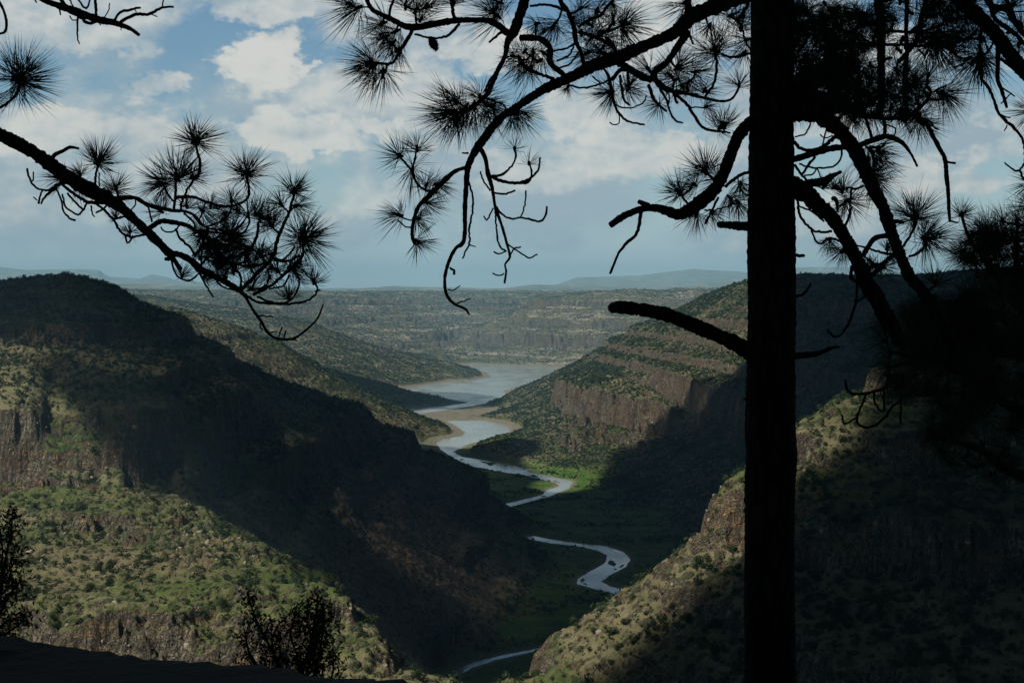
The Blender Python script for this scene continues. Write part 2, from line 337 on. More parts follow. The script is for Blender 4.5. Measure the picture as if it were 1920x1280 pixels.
    if len(idx[0]):
        px = X[idx].astype(np.float32); py = Y[idx].astype(np.float32)
        px2 = px + 5*fbm(px/40, py/40, 3, .5, 95)*np.clip(py/2500, .35, 3); py2 = py + 9*fbm(px/40+50, py/40, 3, .5, 96)*np.clip(py/2500, .35, 3)
        sd = np.full(px.shape, 1e9, np.float32)
        for poly in RIVER:
            W = [((u_-960)/F*Yf(v_), Yf(v_)) for (u_, v_) in poly]
            bx0 = min(p[0] for p in W)-90; bx1 = max(p[0] for p in W)+90; by0 = min(p[1] for p in W)-90; by1 = max(p[1] for p in W)+90
            s = np.nonzero((px2 > bx0) & (px2 < bx1) & (py2 > by0) & (py2 < by1))[0]
            if not len(s): continue
            qx = px2[s]; qy = py2[s]; dist = np.full(qx.shape, 1e9, np.float32); ins = np.zeros(qx.shape, bool)
            for i in range(len(W)):
                ax, ay = W[i]; bx, by = W[(i+1) % len(W)]
                ex, ey = bx-ax, by-ay; L = ex*ex+ey*ey+1e-9
                tt = np.clip(((qx-ax)*ex+(qy-ay)*ey)/L, 0, 1)
                dist = np.minimum(dist, (qx-ax-tt*ex)**2+(qy-ay-tt*ey)**2)
                c_ = ((ay > qy) != (by > qy)) & (qx < (bx-ax)*(qy-ay)/(by-ay+1e-12)+ax)
                ins ^= c_
            dist = np.sqrt(dist); sd[s] = np.minimum(sd[s], np.where(ins, -dist, dist))
        zz = z[idx]
        cap = np.where(sd < 0, -0.25+sd*0.10, 0.15+sd*0.10+np.maximum(sd-25, 0)*0.5)
        cap = np.maximum(cap, -4)
        bar = fbm(px/26+.4*py/60, py/60, 4, .55, 98)
        cap = np.where((sd < -1.5) & (py < 2600), np.maximum(cap, -1.0)+np.clip(bar-.06, 0, 1)*10*sstep(-sd, 1, 6), cap)
        zz = np.minimum(zz, cap.astype(zz.dtype))
        z[idx] = zz
    return X, Y, z, cliff

def inpoly(px, py, poly):
    ins = np.zeros(px.shape, bool); n = len(poly)
    for i in range(n):
        ax, ay = poly[i]; bx, by = poly[(i+1) % n]
        ins ^= ((ay > py) != (by > py)) & (px < (bx-ax)*(py-ay)/(by-ay+1e-12)+ax)
    return ins
def mesh_np(name, verts, faces, mat=None, smooth=False, parent=None, mats=None, midx=None):
    me = bpy.data.meshes.new(name); verts = np.asarray(verts, np.float32); faces = np.asarray(faces, np.int32)
    k = faces.shape[1]
    me.vertices.add(len(verts)); me.vertices.foreach_set('co', verts.ravel())
    me.loops.add(faces.size); me.loops.foreach_set('vertex_index', faces.ravel())
    me.polygons.add(len(faces)); me.polygons.foreach_set('loop_start', np.arange(0, faces.size, k, dtype=np.int32))
    if mats:
        for m_ in mats: me.materials.append(m_)
        me.polygons.foreach_set('material_index', np.asarray(midx, np.int32))
    elif mat: me.materials.append(mat)
    if smooth: me.polygons.foreach_set('use_smooth', np.ones(len(faces), bool))
    me.update(calc_edges=True)
    o = bpy.data.objects.new(name, me); sc.collection.objects.link(o)
    if parent: o.parent = parent
    return o
def tag(o, label=None, cat=None, group=None, kind=None):
    if label: o['label'] = label
    if cat: o['category'] = cat
    if group: o['group'] = group
    if kind: o['kind'] = kind
    return o

# ------------------------------------------------------------------ terrain material
def ground_mat():
    m, nb, p = new_mat('canyon_ground')
    geo = m.node_tree.nodes.new('ShaderNodeNewGeometry'); pos = geo.outputs['Position']; nrm = geo.outputs['True Normal']
    x, y, z = nb.sep(pos); nz = nb.sep(nrm)[2]
    n_big = nb.noise(pos, 0.006, 4, .55); n_mid = nb.noise(pos, 0.035, 5, .6); n_f = nb.noise(pos, 0.22, 6, .65); n_ff = nb.noise(pos, 1.3, 4, .6)
    # dry grass / soil
    soil = nb.mix(nb.ss(n_mid, .35, .65), (0.140, 0.126, 0.062), (0.110, 0.086, 0.048))
    soil = nb.mix(nb.ss(n_ff, .4, .7), soil, (0.19, 0.150, 0.095))
    grass = nb.mix(nb.ss(n_f, .35, .65), (0.044, 0.070, 0.017), (0.085, 0.112, 0.030))
    col = nb.mix(nb.ss(nb.math('ADD', nb.math('MULTIPLY', n_big, .6), nb.math('MULTIPLY', n_f, .5)), nb.ss(y, 1800, 6500, .49, .56), nb.ss(y, 1800, 6500, .64, .74)), soil, grass)
    strat = nb.noise(nb.scalev(pos, (.0045, .0045, .085)), 1.0, 4, .6)
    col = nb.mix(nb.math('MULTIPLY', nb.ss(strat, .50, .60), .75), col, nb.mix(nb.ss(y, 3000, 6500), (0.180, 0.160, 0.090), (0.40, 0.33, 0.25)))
    col = nb.mix(nb.math('MULTIPLY', nb.ss(strat, .46, .37), nb.ss(y, 2500, 6500, .7, .45)), col, (0.036, 0.062, 0.018))
    dq = nb.vmath('LENGTH', nb.vmath('DIVIDE', nb.vmath('SUBTRACT', pos, (-120, 1270, 60)), (170, 300, 80)), out=1)
    col = nb.mix(nb.math('MULTIPLY', nb.ss(nb.math('ADD', dq, nb.math('MULTIPLY', n_mid, .8)), 1.5, 1.05), .85), col, nb.mix(nb.ss(n_f, .35, .6), (0.150, 0.092, 0.068), (0.215, 0.140, 0.100)))
    col = nb.mix(nb.ss(n_ff, .58, .72, 0, .6), col, (0.05, 0.05, 0.028))
    # low scrub, thinner than the modelled shrubs
    bd = nb.vor(nb.vmath('ADD', pos, nb.scalev(nb.noise(pos, .5, 3, out=1), (3, 3, 3))), 0.16)
    scrub = nb.math('MULTIPLY', nb.ss(bd, .52, .30), nb.ss(n_mid, .36, .56))
    col = nb.mix(nb.math('MULTIPLY', scrub, .85), col, (0.022, 0.038, 0.016))
    # rocks
    vstr = nb.noise(nb.scalev(pos, (1, 1, .14)), 0.33, 5, .65); vstr2 = nb.noise(nb.scalev(pos, (1, 1, .1)), 0.07, 3, .6)
    strata = nb.noise(nb.scalev(pos, (.05, .05, 1)), 0.35, 4, .6)
    rock = nb.mix(nb.ss(vstr2, .35, .65), (0.165, 0.098, 0.070), (0.32, 0.285, 0.200))
    rock = nb.mix(nb.ss(nb.noise(nb.scalev(pos, (1, 1, .5)), .045, 4, .6), .48, .60), rock, (0.30, 0.185, 0.085))
    rock = nb.mix(nb.ss(strata, .45, .62), rock, (0.17, 0.145, 0.11))
    cw = nb.math('ABSOLUTE', nb.math('SUBTRACT', nb.noise(nb.scalev(pos, (1, 1, .10)), 0.30, 5, .62, .4), .5))
    cb = nb.math('ABSOLUTE', nb.math('SUBTRACT', nb.noise(nb.scalev(pos, (.35, .35, 1)), 0.45, 4, .6), .5))
    crack = nb.math('MINIMUM', nb.math('MULTIPLY', cw, 2.2), nb.math('ADD', nb.math('MULTIPLY', cb, 2.6), .04))
    rock = nb.mix(nb.ss(crack, .12, .01), rock, (0.035, 0.028, 0.024))
    rock = nb.mix(nb.ss(vstr, .50, .36), rock, (0.075, 0.058, 0.046))
    rock = nb.mix(nb.math('MULTIPLY', nb.ss(n_ff, .5, .7), nb.ss(n_mid, .45, .6)), rock, (0.36, 0.33, 0.24))
    nearf = nb.ss(y, 800, 1700, 0.13, 0.0)
    rmask = nb.ss(nb.math('ADD', nb.math('ADD', nz, nearf), nb.math('MULTIPLY', nb.math('SUBTRACT', n_f, .5), .45)), 0.84, 0.70)
    boul = nb.math('MULTIPLY', nb.ss(nb.vor(pos, 0.45), .34, .20), nb.ss(n_mid, .50, .60))
    rmask = nb.math('MAXIMUM', rmask, nb.math('MULTIPLY', boul, .8))
    col = nb.mix(rmask, col, rock)
    # valley floor meadow and the bare drawdown shore of the lake
    far = nb.ss(y, 2300, 3100)
    low = nb.ss(nb.math('ADD', z, nb.math('MULTIPLY', nb.math('SUBTRACT', n_mid, .5), 6)), nb.ss(y, 2300, 3100, 9.0, 5.6), nb.ss(y, 2300, 3100, 4.5, 2.6))
    mead = nb.mix(nb.ss(n_mid, .4, .62), (0.045, 0.105, 0.014), (0.120, 0.170, 0.035))
    sand = nb.mix(n_f, (0.185, 0.155, 0.120), (0.26, 0.225, 0.175))
    lowc = nb.mix(nb.math('MULTIPLY', far, nb.ss(n_mid, .30, .5)), mead, sand)
    shore = nb.ss(nb.math('ADD', z, nb.math('MULTIPLY', nb.math('SUBTRACT', n_f, .5), 1.6)), nb.math('ADD', 1.35, nb.math('MULTIPLY', far, 1.6)), 0.3)
    lowc = nb.mix(nb.math('MULTIPLY', shore, .8), lowc, sand)
    col = nb.mix(nb.math('MULTIPLY', low, nb.ss(nz, .86, .94)), col, lowc)
    nb.link(col, p.inputs['Base Color']); p.inputs['Roughness'].default_value = .95; p.inputs['Specular IOR Level'].default_value = .15
    hgt = nb.math('ADD', nb.math('MULTIPLY', n_f, 1.0), nb.math('MULTIPLY', nb.math('ADD', nb.math('MULTIPLY', nb.ss(crack, 0, .25), .9), vstr), nb.math('MULTIPLY', rmask, 1.3)))
    hgt = nb.math('ADD', hgt, nb.math('MULTIPLY', scrub, 1.0))
    nb.link(nb.bump(hgt, .9, 2.6), p.inputs['Normal'])
    return m
M_GROUND = ground_mat()

def build_terrain():
    ts = np.linspace(-0.44, 0.44, 1560)
    def seg(a, b, d): return np.arange(math.log(a), math.log(b), d)
    ls = np.concatenate([seg(10, 330, .02), seg(330, 560, .0045), seg(560, 2900, .0021), seg(2900, 5300, .0040), seg(5300, 8200, .0026), seg(8200, 24500, .010), [math.log(24500)]])
    T, L = np.meshgrid(ts, ls)
    X, Y, z, cliff = terrain(T, L)
    V = np.stack([X, Y, z], -1).reshape(-1, 3); r, c = T.shape
    i = np.arange(r*c).reshape(r, c)
    Fc = np.stack([i[:-1, :-1], i[:-1, 1:], i[1:, 1:], i[1:, :-1]], -1).reshape(-1, 4)
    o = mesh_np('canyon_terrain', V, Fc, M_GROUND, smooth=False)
    tag(o, kind='structure')
    return ts, ls, X, Y, z, cliff
TS, LS, TX, TY, TZ, TC = build_terrain()

def water():
    m, nb, p = new_mat('river_water')
    geo = m.node_tree.nodes.new('ShaderNodeNewGeometry'); pos = geo.outputs['Position']
    nb.link(nb.mix(nb.noise(nb.scalev(pos, (1, .4, 1)), .012, 4), (0.19, 0.23, 0.215), (0.29, 0.32, 0.30)), p.inputs['Base Color'])
    nb.link(nb.ss(nb.noise(nb.scalev(pos, (1, .5, 1)), .014, 4, .6), .36, .64, .12, .27), p.inputs['Roughness']); p.inputs['IOR'].default_value = 1.38
    nb.link(nb.bump(nb.noise(nb.scalev(pos, (1, .6, 1)), .45, 4, .6), .22, .3), p.inputs['Normal'])
    v = [(-2600, 900, 0), (2600, 900, 0), (2600, 7000, 0), (-2600, 7000, 0)]
    tag(mesh_np('river', v, [(0, 1, 2, 3)], m), kind='structure')
water()

# ------------------------------------------------------------------ broken cloud deck, unseen, added and shaped to throw shade over the canyon
# ground that the sun reaches: outline (bearing, row) with the range of distances it lies at
SUNLIT = [
 ([(-300,900),(-20,905),(330,925),(450,965),(560,1040),(650,1100),(720,1165),(900,1290),(900,1400),(-300,1400)], 500, 930),
 ([(-300,640),(20,640),(50,690),(110,740),(200,800),(250,840),(330,880),(345,912),(-300,915)], 900, 1300),
 ([(900,1300),(1010,1200),(1200,1080),(1325,930),(1700,640),(1690,800),(1640,860),(1500,900),(1440,1000),(1440,1120),(1330,1190),(1180,1250),(1120,1340)], 520, 800),
 ([(950,880),(930,850),(960,740),(1100,600),(1300,500),(1400,500),(1470,560),(1440,640),(1380,700),(1290,740),(1230,800),(1150,840),(1120,900),(1060,915)], 2100, 4200),
 ([(760,840),(820,760),(900,765),(990,790),(960,815),(900,850),(840,850)], 2600, 3700),
 ([(905,872),(1000,864),(1130,874),(1115,912),(1010,932),(900,926)], 1850, 2600),
 ([(200,500),(640,685),(1000,700),(1000,830),(700,830),(200,700)], 2400, 3200),
]
HALFLIT = [([(380,900),(640,890),(900,970),(1010,1090),(900,1160),(760,1130),(560,1010)], 980, 1700, .72),
           ([(1180,720),(1420,650),(1420,900),(1200,960)], 1700, 2900, .36), ([(0,530),(250,530),(380,640),(520,760),(300,760),(0,640)], 1000, 1500, .38),
           ([(1480,520),(1700,520),(1700,760),(1480,800)], 1300, 2700, .26)]
SHADED_FAR = [([(600,685),(660,700),(760,730),(880,748),(890,768),(740,768),(640,740)], 3400, 4100)]
def build_shade_clouds():
    H = 1500.0; s = 16.0
    gx = np.arange(-4200, 3600, s); gy = np.arange(-1900, 4700, s)
    acc = np.zeros((len(gy), len(gx)), np.float32); cnt = np.zeros_like(acc)
    st = (slice(None, None, 2), slice(None, None, 3))
    X = TX[st]; Y = TY[st]; Zt = TZ[st]
    u = 960+X/Y*F; v = V0+(HC-Zt)/Y*F
    lit = np.zeros(X.shape, bool)
    for poly, y0, y1 in SUNLIT: lit |= inpoly(u, v, poly) & (Y > y0) & (Y < y1)
    lit |= (Y > 3050)
    for poly, y0, y1 in SHADED_FAR: lit &= ~(inpoly(u, v, poly) & (Y > y0) & (Y < y1))
    lit &= ~((u > 1470) & (Y > 1300) & (Y < 2600))
    lit |= (Y > 5200)
    dark = (~lit).astype(np.float32)
    for poly, y0, y1, amt in HALFLIT: dark = np.where(inpoly(u, v, poly) & (Y > y0) & (Y < y1) & ~lit, 1-amt, dark)
    dark = np.where(~lit & (Y < 950) & (u > 1150), 1.5, dark)  # deck thickened here to darken the near right spur
    k = (H-Zt)/SD.z; cx = X+SD.x*k; cy = Y+SD.y*k
    i = ((cx-gx[0])/s).round().astype(int); j = ((cy-gy[0])/s).round().astype(int)
    ok = (i >= 0) & (j >= 0) & (i < len(gx)) & (j < len(gy))
    np.add.at(acc, (j[ok], i[ok]), dark[ok]); np.add.at(cnt, (j[ok], i[ok]), 1.0)
    has = cnt > 0; m = np.where(has, acc/np.maximum(cnt, 1), 0)
    # spread the sampled values over the empty cells
    val = m.copy(); wgt = has.astype(np.float32)
    GX, GY = np.meshgrid(gx, gy)
    near0 = (GY < 500+SD.y*1500/SD.z)                    # over and behind the rim: deck closed to darken the foreground
    val = np.where(near0 & ~has, 1.5, val); wgt = np.where(near0, 1.0, wgt)
    def blur(a, n):
        for _ in range(n):
            p = np.pad(a, 1, mode='edge')
            a = (p[1:-1, 1:-1]*2+p[:-2, 1:-1]+p[2:, 1:-1]+p[1:-1, :-2]+p[1:-1, 2:])/6
        return a
    num = blur(val*wgt, 5); den = blur(wgt, 5)
    f = np.where(den > 0.02, num/np.maximum(den, 1e-4), 0.0)
    f = blur(f, 6)
    f = f + 0.50*fbm(GX/190, GY/190, 6, .72, 131)+.05
    dx = np.minimum(GX-gx[0], gx[-1]-GX); dy = np.minimum(GY-gy[0], gy[-1]-GY)
    f = f*np.clip(np.minimum(dx, dy)/200, 0, 1)+.05*np.clip(np.minimum(dx, dy)/200, 0, 1)
    inside = np.clip(f-0.5, 0, 1)
    depth = np.sqrt(np.minimum(inside*2, 1))*150*(1+0.7*fbm(GX/260, GY/260, 5, .6, 141))
    top = H+depth; bot = H-depth*0.12
    act = f > 0.5
    cell = act[:-1, :-1] | act[1:, :-1] | act[:-1, 1:] | act[1:, 1:]
    n = GX.size; idx = np.arange(n).reshape(GX.shape)
    V = np.concatenate([np.stack([GX, GY, top], -1).reshape(-1, 3), np.stack([GX, GY, bot-0.02], -1).reshape(-1, 3)])
    q = np.stack([idx[:-1, :-1], idx[:-1, 1:], idx[1:, 1:], idx[1:, :-1]], -1)[cell]
    Fc = np.concatenate([q, q[:, ::-1]+n])
    used = np.unique(Fc); rem = np.zeros(len(V), np.int64); rem[used] = np.arange(len(used))
    mat, nb, p = new_mat('shade_cloud_mass'); p.inputs['Base Color'].default_value = (.38, .42, .46, 1); p.inputs['Roughness'].default_value = 1
    p.inputs['Specular IOR Level'].default_value = 0
    o = mesh_np('shade_cloud', V[used], rem[Fc], mat, smooth=True)  # out of view, added to block sun and sky light
    at = o.data.attributes.new('thickness', 'FLOAT', 'POINT'); at.data.foreach_set('value', np.concatenate([inside.ravel()]*2)[used].astype(np.float32))
    an = mat.node_tree.nodes.new('ShaderNodeAttribute'); an.attribute_name = 'thickness'
    nb.link(nb.math('ADD', nb.ss(an.outputs['Fac'], 0.0, 0.30, 0.0, 0.94), nb.ss(an.outputs['Fac'], 0.55, 0.8, 0.0, 0.06)), p.inputs['Alpha'])
    tag(o, kind='structure')
build_shade_clouds()

def haze():
    x, y0, y1, z0, z1 = 12500, -120, 25200, -12, 690
    v = [(a, b, c) for c in (z0, z1) for b in (y0, y1) for a in (-x, x)]
    f = [(0, 2, 3, 1), (4, 5, 7, 6), (0, 1, 5, 4), (2, 6, 7, 3), (0, 4, 6, 2), (1, 3, 7, 5)]
    m = bpy.data.materials.new('haze_air'); m.use_nodes = True; nt = m.node_tree; nt.nodes.clear()
    out = nt.nodes.new('ShaderNodeOutputMaterial'); vol = nt.nodes.new('ShaderNodeVolumePrincipled')
    vol.inputs['Color'].default_value = (0.42, 0.77, 1.0, 1); vol.inputs['Density'].default_value = HAZE
    vol.inputs['Anisotropy'].default_value = 0.0
    nt.links.new(vol.outputs[0], out.inputs['Volume'])
    tag(mesh_np('haze', v, f, m), kind='stuff')
HAZE = 6.4e-5
haze()

# ------------------------------------------------------------------ near pines on the rim
rng = np.random.default_rng(7)
def pt(u, v, D): return np.array([(u-960)/F*D, D, HC-(v-V0)/F*D])
def bark_mat(name, ca, cb, sc_=14.0):
    m, nb, p = new_mat(name)
    tc = m.node_tree.nodes.new('ShaderNodeTexCoord'); o = tc.outputs['Object']
    v = nb.vor(nb.scalev(o, (1, 1, .3)), sc_, 'DISTANCE_TO_EDGE'); n = nb.noise(o, sc_*1.5, 5, .6)
    nb.link(nb.mix(nb.ss(nb.math('ADD', v, nb.math('MULTIPLY', n, .2)), .08, .35), ca, cb), p.inputs['Base Color'])
    nb.link(nb.bump(nb.math('ADD', nb.ss(v, 0, .2), nb.math('MULTIPLY', n, .5)), 1.0, .02), p.inputs['Normal'])
    p.inputs['Roughness'].default_value = .95; p.inputs['Specular IOR Level'].default_value = .1
    return m
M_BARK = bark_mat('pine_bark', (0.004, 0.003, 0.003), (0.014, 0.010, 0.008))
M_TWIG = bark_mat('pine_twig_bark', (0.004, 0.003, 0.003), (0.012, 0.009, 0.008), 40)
def leaf_mat(name, a, b, s):
    m, nb, p = new_mat(name)
    geo = m.node_tree.nodes.new('ShaderNodeNewGeometry')
    nb.link(nb.mix(nb.ss(nb.noise(geo.outputs['Position'], s, 3), .35, .65), a, b), p.inputs['Base Color'])
    p.inputs['Roughness'].default_value = .8; p.inputs['Specular IOR Level'].default_value = .2
    return m
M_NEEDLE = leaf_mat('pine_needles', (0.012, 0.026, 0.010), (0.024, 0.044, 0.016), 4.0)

def catmull(P, step):
    P = np.asarray(P, float)
    if len(P) == 2: P = np.stack([P[0], (P[0]+P[1])/2, P[1]])
    Q = np.vstack([2*P[0]-P[1], P, 2*P[-1]-P[-2]]); out = []
    for i in range(1, len(Q)-2):
        a, b, c, d = Q[i-1], Q[i], Q[i+1], Q[i+2]
        n = max(2, int(np.linalg.norm((c-b)[:2])/step))
        t = np.linspace(0, 1, n, endpoint=False)[:, None]
        out.append(0.5*((2*b)+(-a+c)*t+(2*a-5*b+4*c-d)*t*t+(-a+3*b-3*c+d)*t**3))
    out.append(Q[-2][None]); return np.vstack(out)
class MB:
    def __init__(s): s.V = []; s.Q = []; s.T = []; s.n = 0
    def add(s, V, Q=None, T=None):
        V = np.asarray(V)
        if Q is not None and len(Q): s.Q.append(np.asarray(Q)+s.n)
        if T is not None and len(T): s.Q.append(np.asarray(T)[:, [0, 1, 2, 2]]+s.n)
        s.V.append(V); s.n += len(V)
    def tube(s, C, R, sides, rough=0.0):
        C = np.asarray(C); R = np.asarray(R); n = len(C)
        T = np.gradient(C, axis=0); T /= np.linalg.norm(T, axis=1)[:, None]+1e-12
        up = np.array([0.13, 1.0, 0.07]); A = np.cross(T, up); A /= np.linalg.norm(A, axis=1)[:, None]+1e-9; Bv = np.cross(T, A)
        th = np.linspace(0, 2*math.pi, sides, endpoint=False)
        rr = R[:, None]*(1+rough*rng.normal(size=(n, sides)).clip(-2, 2))
        V = C[:, None]+rr[..., None]*(np.cos(th)[None, :, None]*A[:, None]+np.sin(th)[None, :, None]*Bv[:, None])
        i = np.arange(n*sides).reshape(n, sides); j = np.roll(i, -1, 1)
        Q = np.stack([i[:-1], j[:-1], j[1:], i[1:]], -1).reshape(-1, 4)
        V = np.vstack([V.reshape(-1, 3), C[0]-T[0]*R[0]*.4, C[-1]+T[-1]*R[-1]*.5])
        t = np.concatenate([np.stack([j[0], i[0], np.full(sides, n*sides)], -1), np.stack([i[-1], j[-1], np.full(sides, n*sides+1)], -1)])
        s.add(V, Q, t)
    def build(s, name, mat, parent=None, smooth=True):
        V = np.vstack(s.V); Q = np.vstack(s.Q)
        me = bpy.data.meshes.new(name); tri = Q[:, 2] == Q[:, 3]
        lens = np.where(tri, 3, 4); flat = Q.ravel(); keep = np.ones(flat.shape, bool); keep[3::4] = ~tri; flat = flat[keep]
        me.vertices.add(len(V)); me.vertices.foreach_set('co', V.astype(np.float32).ravel())
        me.loops.add(len(flat)); me.loops.foreach_set('vertex_index', flat.astype(np.int32))
        me.polygons.add(len(Q)); me.polygons.foreach_set('loop_start', np.concatenate([[0], np.cumsum(lens)[:-1]]).astype(np.int32))
        me.materials.append(mat)
        if smooth: me.polygons.foreach_set('use_smooth', np.ones(len(Q), bool))
        me.update(calc_edges=True)
        o = bpy.data.objects.new(name, me); sc.collection.objects.link(o)
        if parent is not None: o.parent = parent; o.location = (0, 0, 0)
        return o
def needles(mb, c, axis, L, n, full=False):
    n = int(n*1.0); L = L*rng.uniform(.9, 1.15)
    """n needles fanned about a twig tip c with direction axis"""
    axis = axis/np.linalg.norm(axis)
    t = np.cross(axis, [0.3, .5, .8]); t /= np.linalg.norm(t); b = np.cross(axis, t)
    ph = rng.uniform(0, 2*math.pi, n)
    th = np.radians(np.where(rng.random(n) < .25, rng.uniform(5, 45, n), rng.uniform(35, 140 if full else 96, n)))
    d = axis*np.cos(th)[:, None]+(t*np.cos(ph)[:, None]+b*np.sin(ph)[:, None])*np.sin(th)[:, None]
    ln = L*rng.uniform(.72, 1.25, n)
    root = c - axis*(rng.uniform(0, .22, n)*L)[:, None]
    bend = axis*0.16+np.array([0, 0, -0.10]); bend = bend+rng.normal(0, .10, (n, 3))+rng.normal(0, .14, 3)
    m1 = root+d*(ln*.5)[:, None]+bend*(ln*.12)[:, None]; tip = root+d*ln[:, None]+bend*(ln*.55)[:, None]
    s1 = np.cross(d, rng.normal(size=(n, 3))); s1 /= np.linalg.norm(s1, axis=1)[:, None]+1e-9; s2 = np.cross(d, s1)
    w = NEEDLE_W*rng.uniform(.7, 1.25, n)[:, None]*(L/0.2)**.3
    ring = [s1, -.5*s1+.87*s2, -.5*s1-.87*s2]
    V = np.stack([root+r*w*.4 for r in ring]+[m1+r*w for r in ring]+[tip], 1)
    k = np.arange(n)[:, None]*7
    Q = np.concatenate([k+np.array([[a, (a+1) % 3, 3+(a+1) % 3, 3+a]]) for a in range(3)])
    T = np.concatenate([k+np.array([[3+a, 3+(a+1) % 3, 6]]) for a in range(3)])
    mb.add(V.reshape(-1, 3), Q, T)
NEEDLE_W = 0.0019
def ps(s): return [tuple(float(q) for q in a.split(',')) for a in s.split()]

class Limb:
    """one limb: a main stem, its twigs and its needle tufts; (row, bearing) outlines sit at the limb's own distance"""
    def __init__(s, main, D0, D1): s.tubes = []; s.tufts = []; s.addtube(main, D0, D1)
    def addtube(s, pts, D0=None, D1=None):
        p = ps(pts) if isinstance(pts, str) else pts
        d0 = 5.0
        p = [(a[0], a[1], (a[2] if len(a) > 2 else None)) for a in p]
        last = 3.0; q = []
        for a in p:
            if a[2] is not None: last = a[2]
            q.append((a[0], a[1], last))
        p = np.array(q)
        if D0 is None:
            da, ia = s.near(p[0]); db, ib = s.near(p[-1])
            L = np.linalg.norm(np.diff(p[:, :2], axis=0), axis=1).sum()
            if db < da: p = p[::-1]; Dr = ib
            else: Dr = ia
            off = float(rng.normal(0, .45))*L/F*Dr
            D0, D1 = Dr, Dr+off
        C = catmull(p, 3.0 if p[:, 2].max() > 9 else 4.0)
        sarc = np.concatenate([[0], np.cumsum(np.linalg.norm(np.diff(C[:, :2], axis=0), axis=1))]); sarc /= sarc[-1]+1e-9
        D = D0+(D1-D0)*sarc
        s.tubes.append(np.column_stack([C, D]))
    def near(s, p):
        best = (1e9, 9.0)
        for t in s.tubes:
            d = np.hypot(t[:, 0]-p[0], t[:, 1]-p[1]); i = int(d.argmin())
            if d[i] < best[0]: best = (d[i], t[i, 3], t[i, 0], t[i, 1])
        s._n = best
        return best[0], best[1]
    def tw(s, *a):
        for x in a: s.addtube(x)
        return s
    def tf(s, txt, n=74):
        """u,v,radius,direction; direction 999 = all round"""
        for a in txt.split():
            q = [float(z) for z in a.split(',')]
            s.tufts.append((q[0], q[1], q[2], q[3] if len(q) > 3 else 999, n))
        return s
    def fill(s, poly, n, r, nn=60, seed=1, dirs=None):
        g = np.random.default_rng(seed); xs = [p[0] for p in poly]; ys = [p[1] for p in poly]; k = 0
        while k < n:
            x = g.uniform(min(xs), max(xs)); y = g.uniform(min(ys), max(ys))
            if inpoly(np.array([x]), np.array([y]), poly)[0]:
                s.tufts.append((x, y, r*g.uniform(.75, 1.15), dirs if dirs is not None else g.uniform(0, 360), nn)); k += 1
        return s
    def build(s, parent, cones=(), depth_jit=0.0, label=None):
        nd = MB(); wood = MB()
        for (u, v, r, ang, n) in s.tufts:
            d, D = s.near((u, v))
            if d > 5:                                  # carry the tuft on a curved twig
                bu, bv = s._n[2], s._n[3]; mu, mv = (u+bu)/2, (v+bv)/2+d*.18
                dj = float(rng.normal(0, .25))*d/F*D + float(rng.normal(0, 1))*depth_jit
                C = catmull(np.array([(bu, bv, 4.5), (mu, mv, 4), (u, v, 3.5)]), 5)
                sa = np.linspace(0, 1, len(C)); s.tubes.append(np.column_stack([C, D+dj*sa])); D = D+dj
            k = D/F; c = pt(u, v, D)
            a = rng.uniform(0, 360) if ang == 999 else ang
            ax = np.array([math.cos(math.radians(a)), rng.normal(0, .35), math.sin(math.radians(a))])
            needles(nd, c, ax, r*k*1.03, n, ang == 999)
            C = np.stack([c-ax/np.linalg.norm(ax)*r*k*.2, c, c+ax/np.linalg.norm(ax)*r*k*.12])
            wood.tube(C, np.array([2.2, 3.6, 1.6])*k, 6)
        for t in s.tubes:
            k = t[:, 3]/F; C = np.stack([(t[:, 0]-960)*k, t[:, 3], HC-(t[:, 1]-V0)*k], -1)
            w = t[:, 2].max(); R = t[:, 2]*.5*k
            R = R*(1+0.16*vnoise(np.arange(len(R))*.23+rng.uniform(0, 99), np.zeros(len(R))+.5, 3)+0.10*vnoise(np.arange(len(R))*.71+rng.uniform(0, 99), np.zeros(len(R))+.5, 4)+rng.normal(0, .03, len(R)))
            if w < 9: C = C+rng.normal(0, .5, C.shape)*k[:, None]
            wood.tube(C, R, 6 if w < 7 else (10 if w < 18 else 16), .05 if w < 9 else .07)
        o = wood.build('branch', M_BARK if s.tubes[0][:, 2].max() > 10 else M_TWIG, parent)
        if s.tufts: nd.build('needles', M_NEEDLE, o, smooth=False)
        for (u, v, L, W, ang) in cones: pine_cone(o, u, v, s.near((u, v))[1], L, W, ang)
        if label: o['label'] = label
        return o
def pine_cone(parent, u, v, D, L, W, ang):
    mb = MB(); k = D/F; c = pt(u, v, D); a = math.radians(ang)
    ax = np.array([math.cos(a), .15, math.sin(a)]); ax /= np.linalg.norm(ax); t = np.cross(ax, [0, 1, .2]); t /= np.linalg.norm(t); b = np.cross(ax, t)
    C = np.array([c+ax*L*k*(q-.5) for q in np.linspace(0, 1, 9)]); R = np.sin(np.linspace(.35, 2.95, 9))*W*.40*k
    mb.tube(C, R, 10)
    for i in range(70):
        q = i/70; th = i*2.4; r = math.sin(.35+2.6*q)*W*.40*k; o_ = (t*math.cos(th)+b*math.sin(th)); base = c+ax*L*k*(q-.5)+o_*r*.9
        s_ = np.cross(ax, o_)*2.2*k; tip = base+o_*3.6*k+ax*1.5*k
        mb.add([base-s_, base+s_, tip+s_*.5, tip-s_*.5, base-ax*1.5*k], [(0, 1, 2, 3)], [(0, 4, 1), (4, 3, 2)])
    mb.build('pine_cone', M_TWIG, parent, smooth=False)

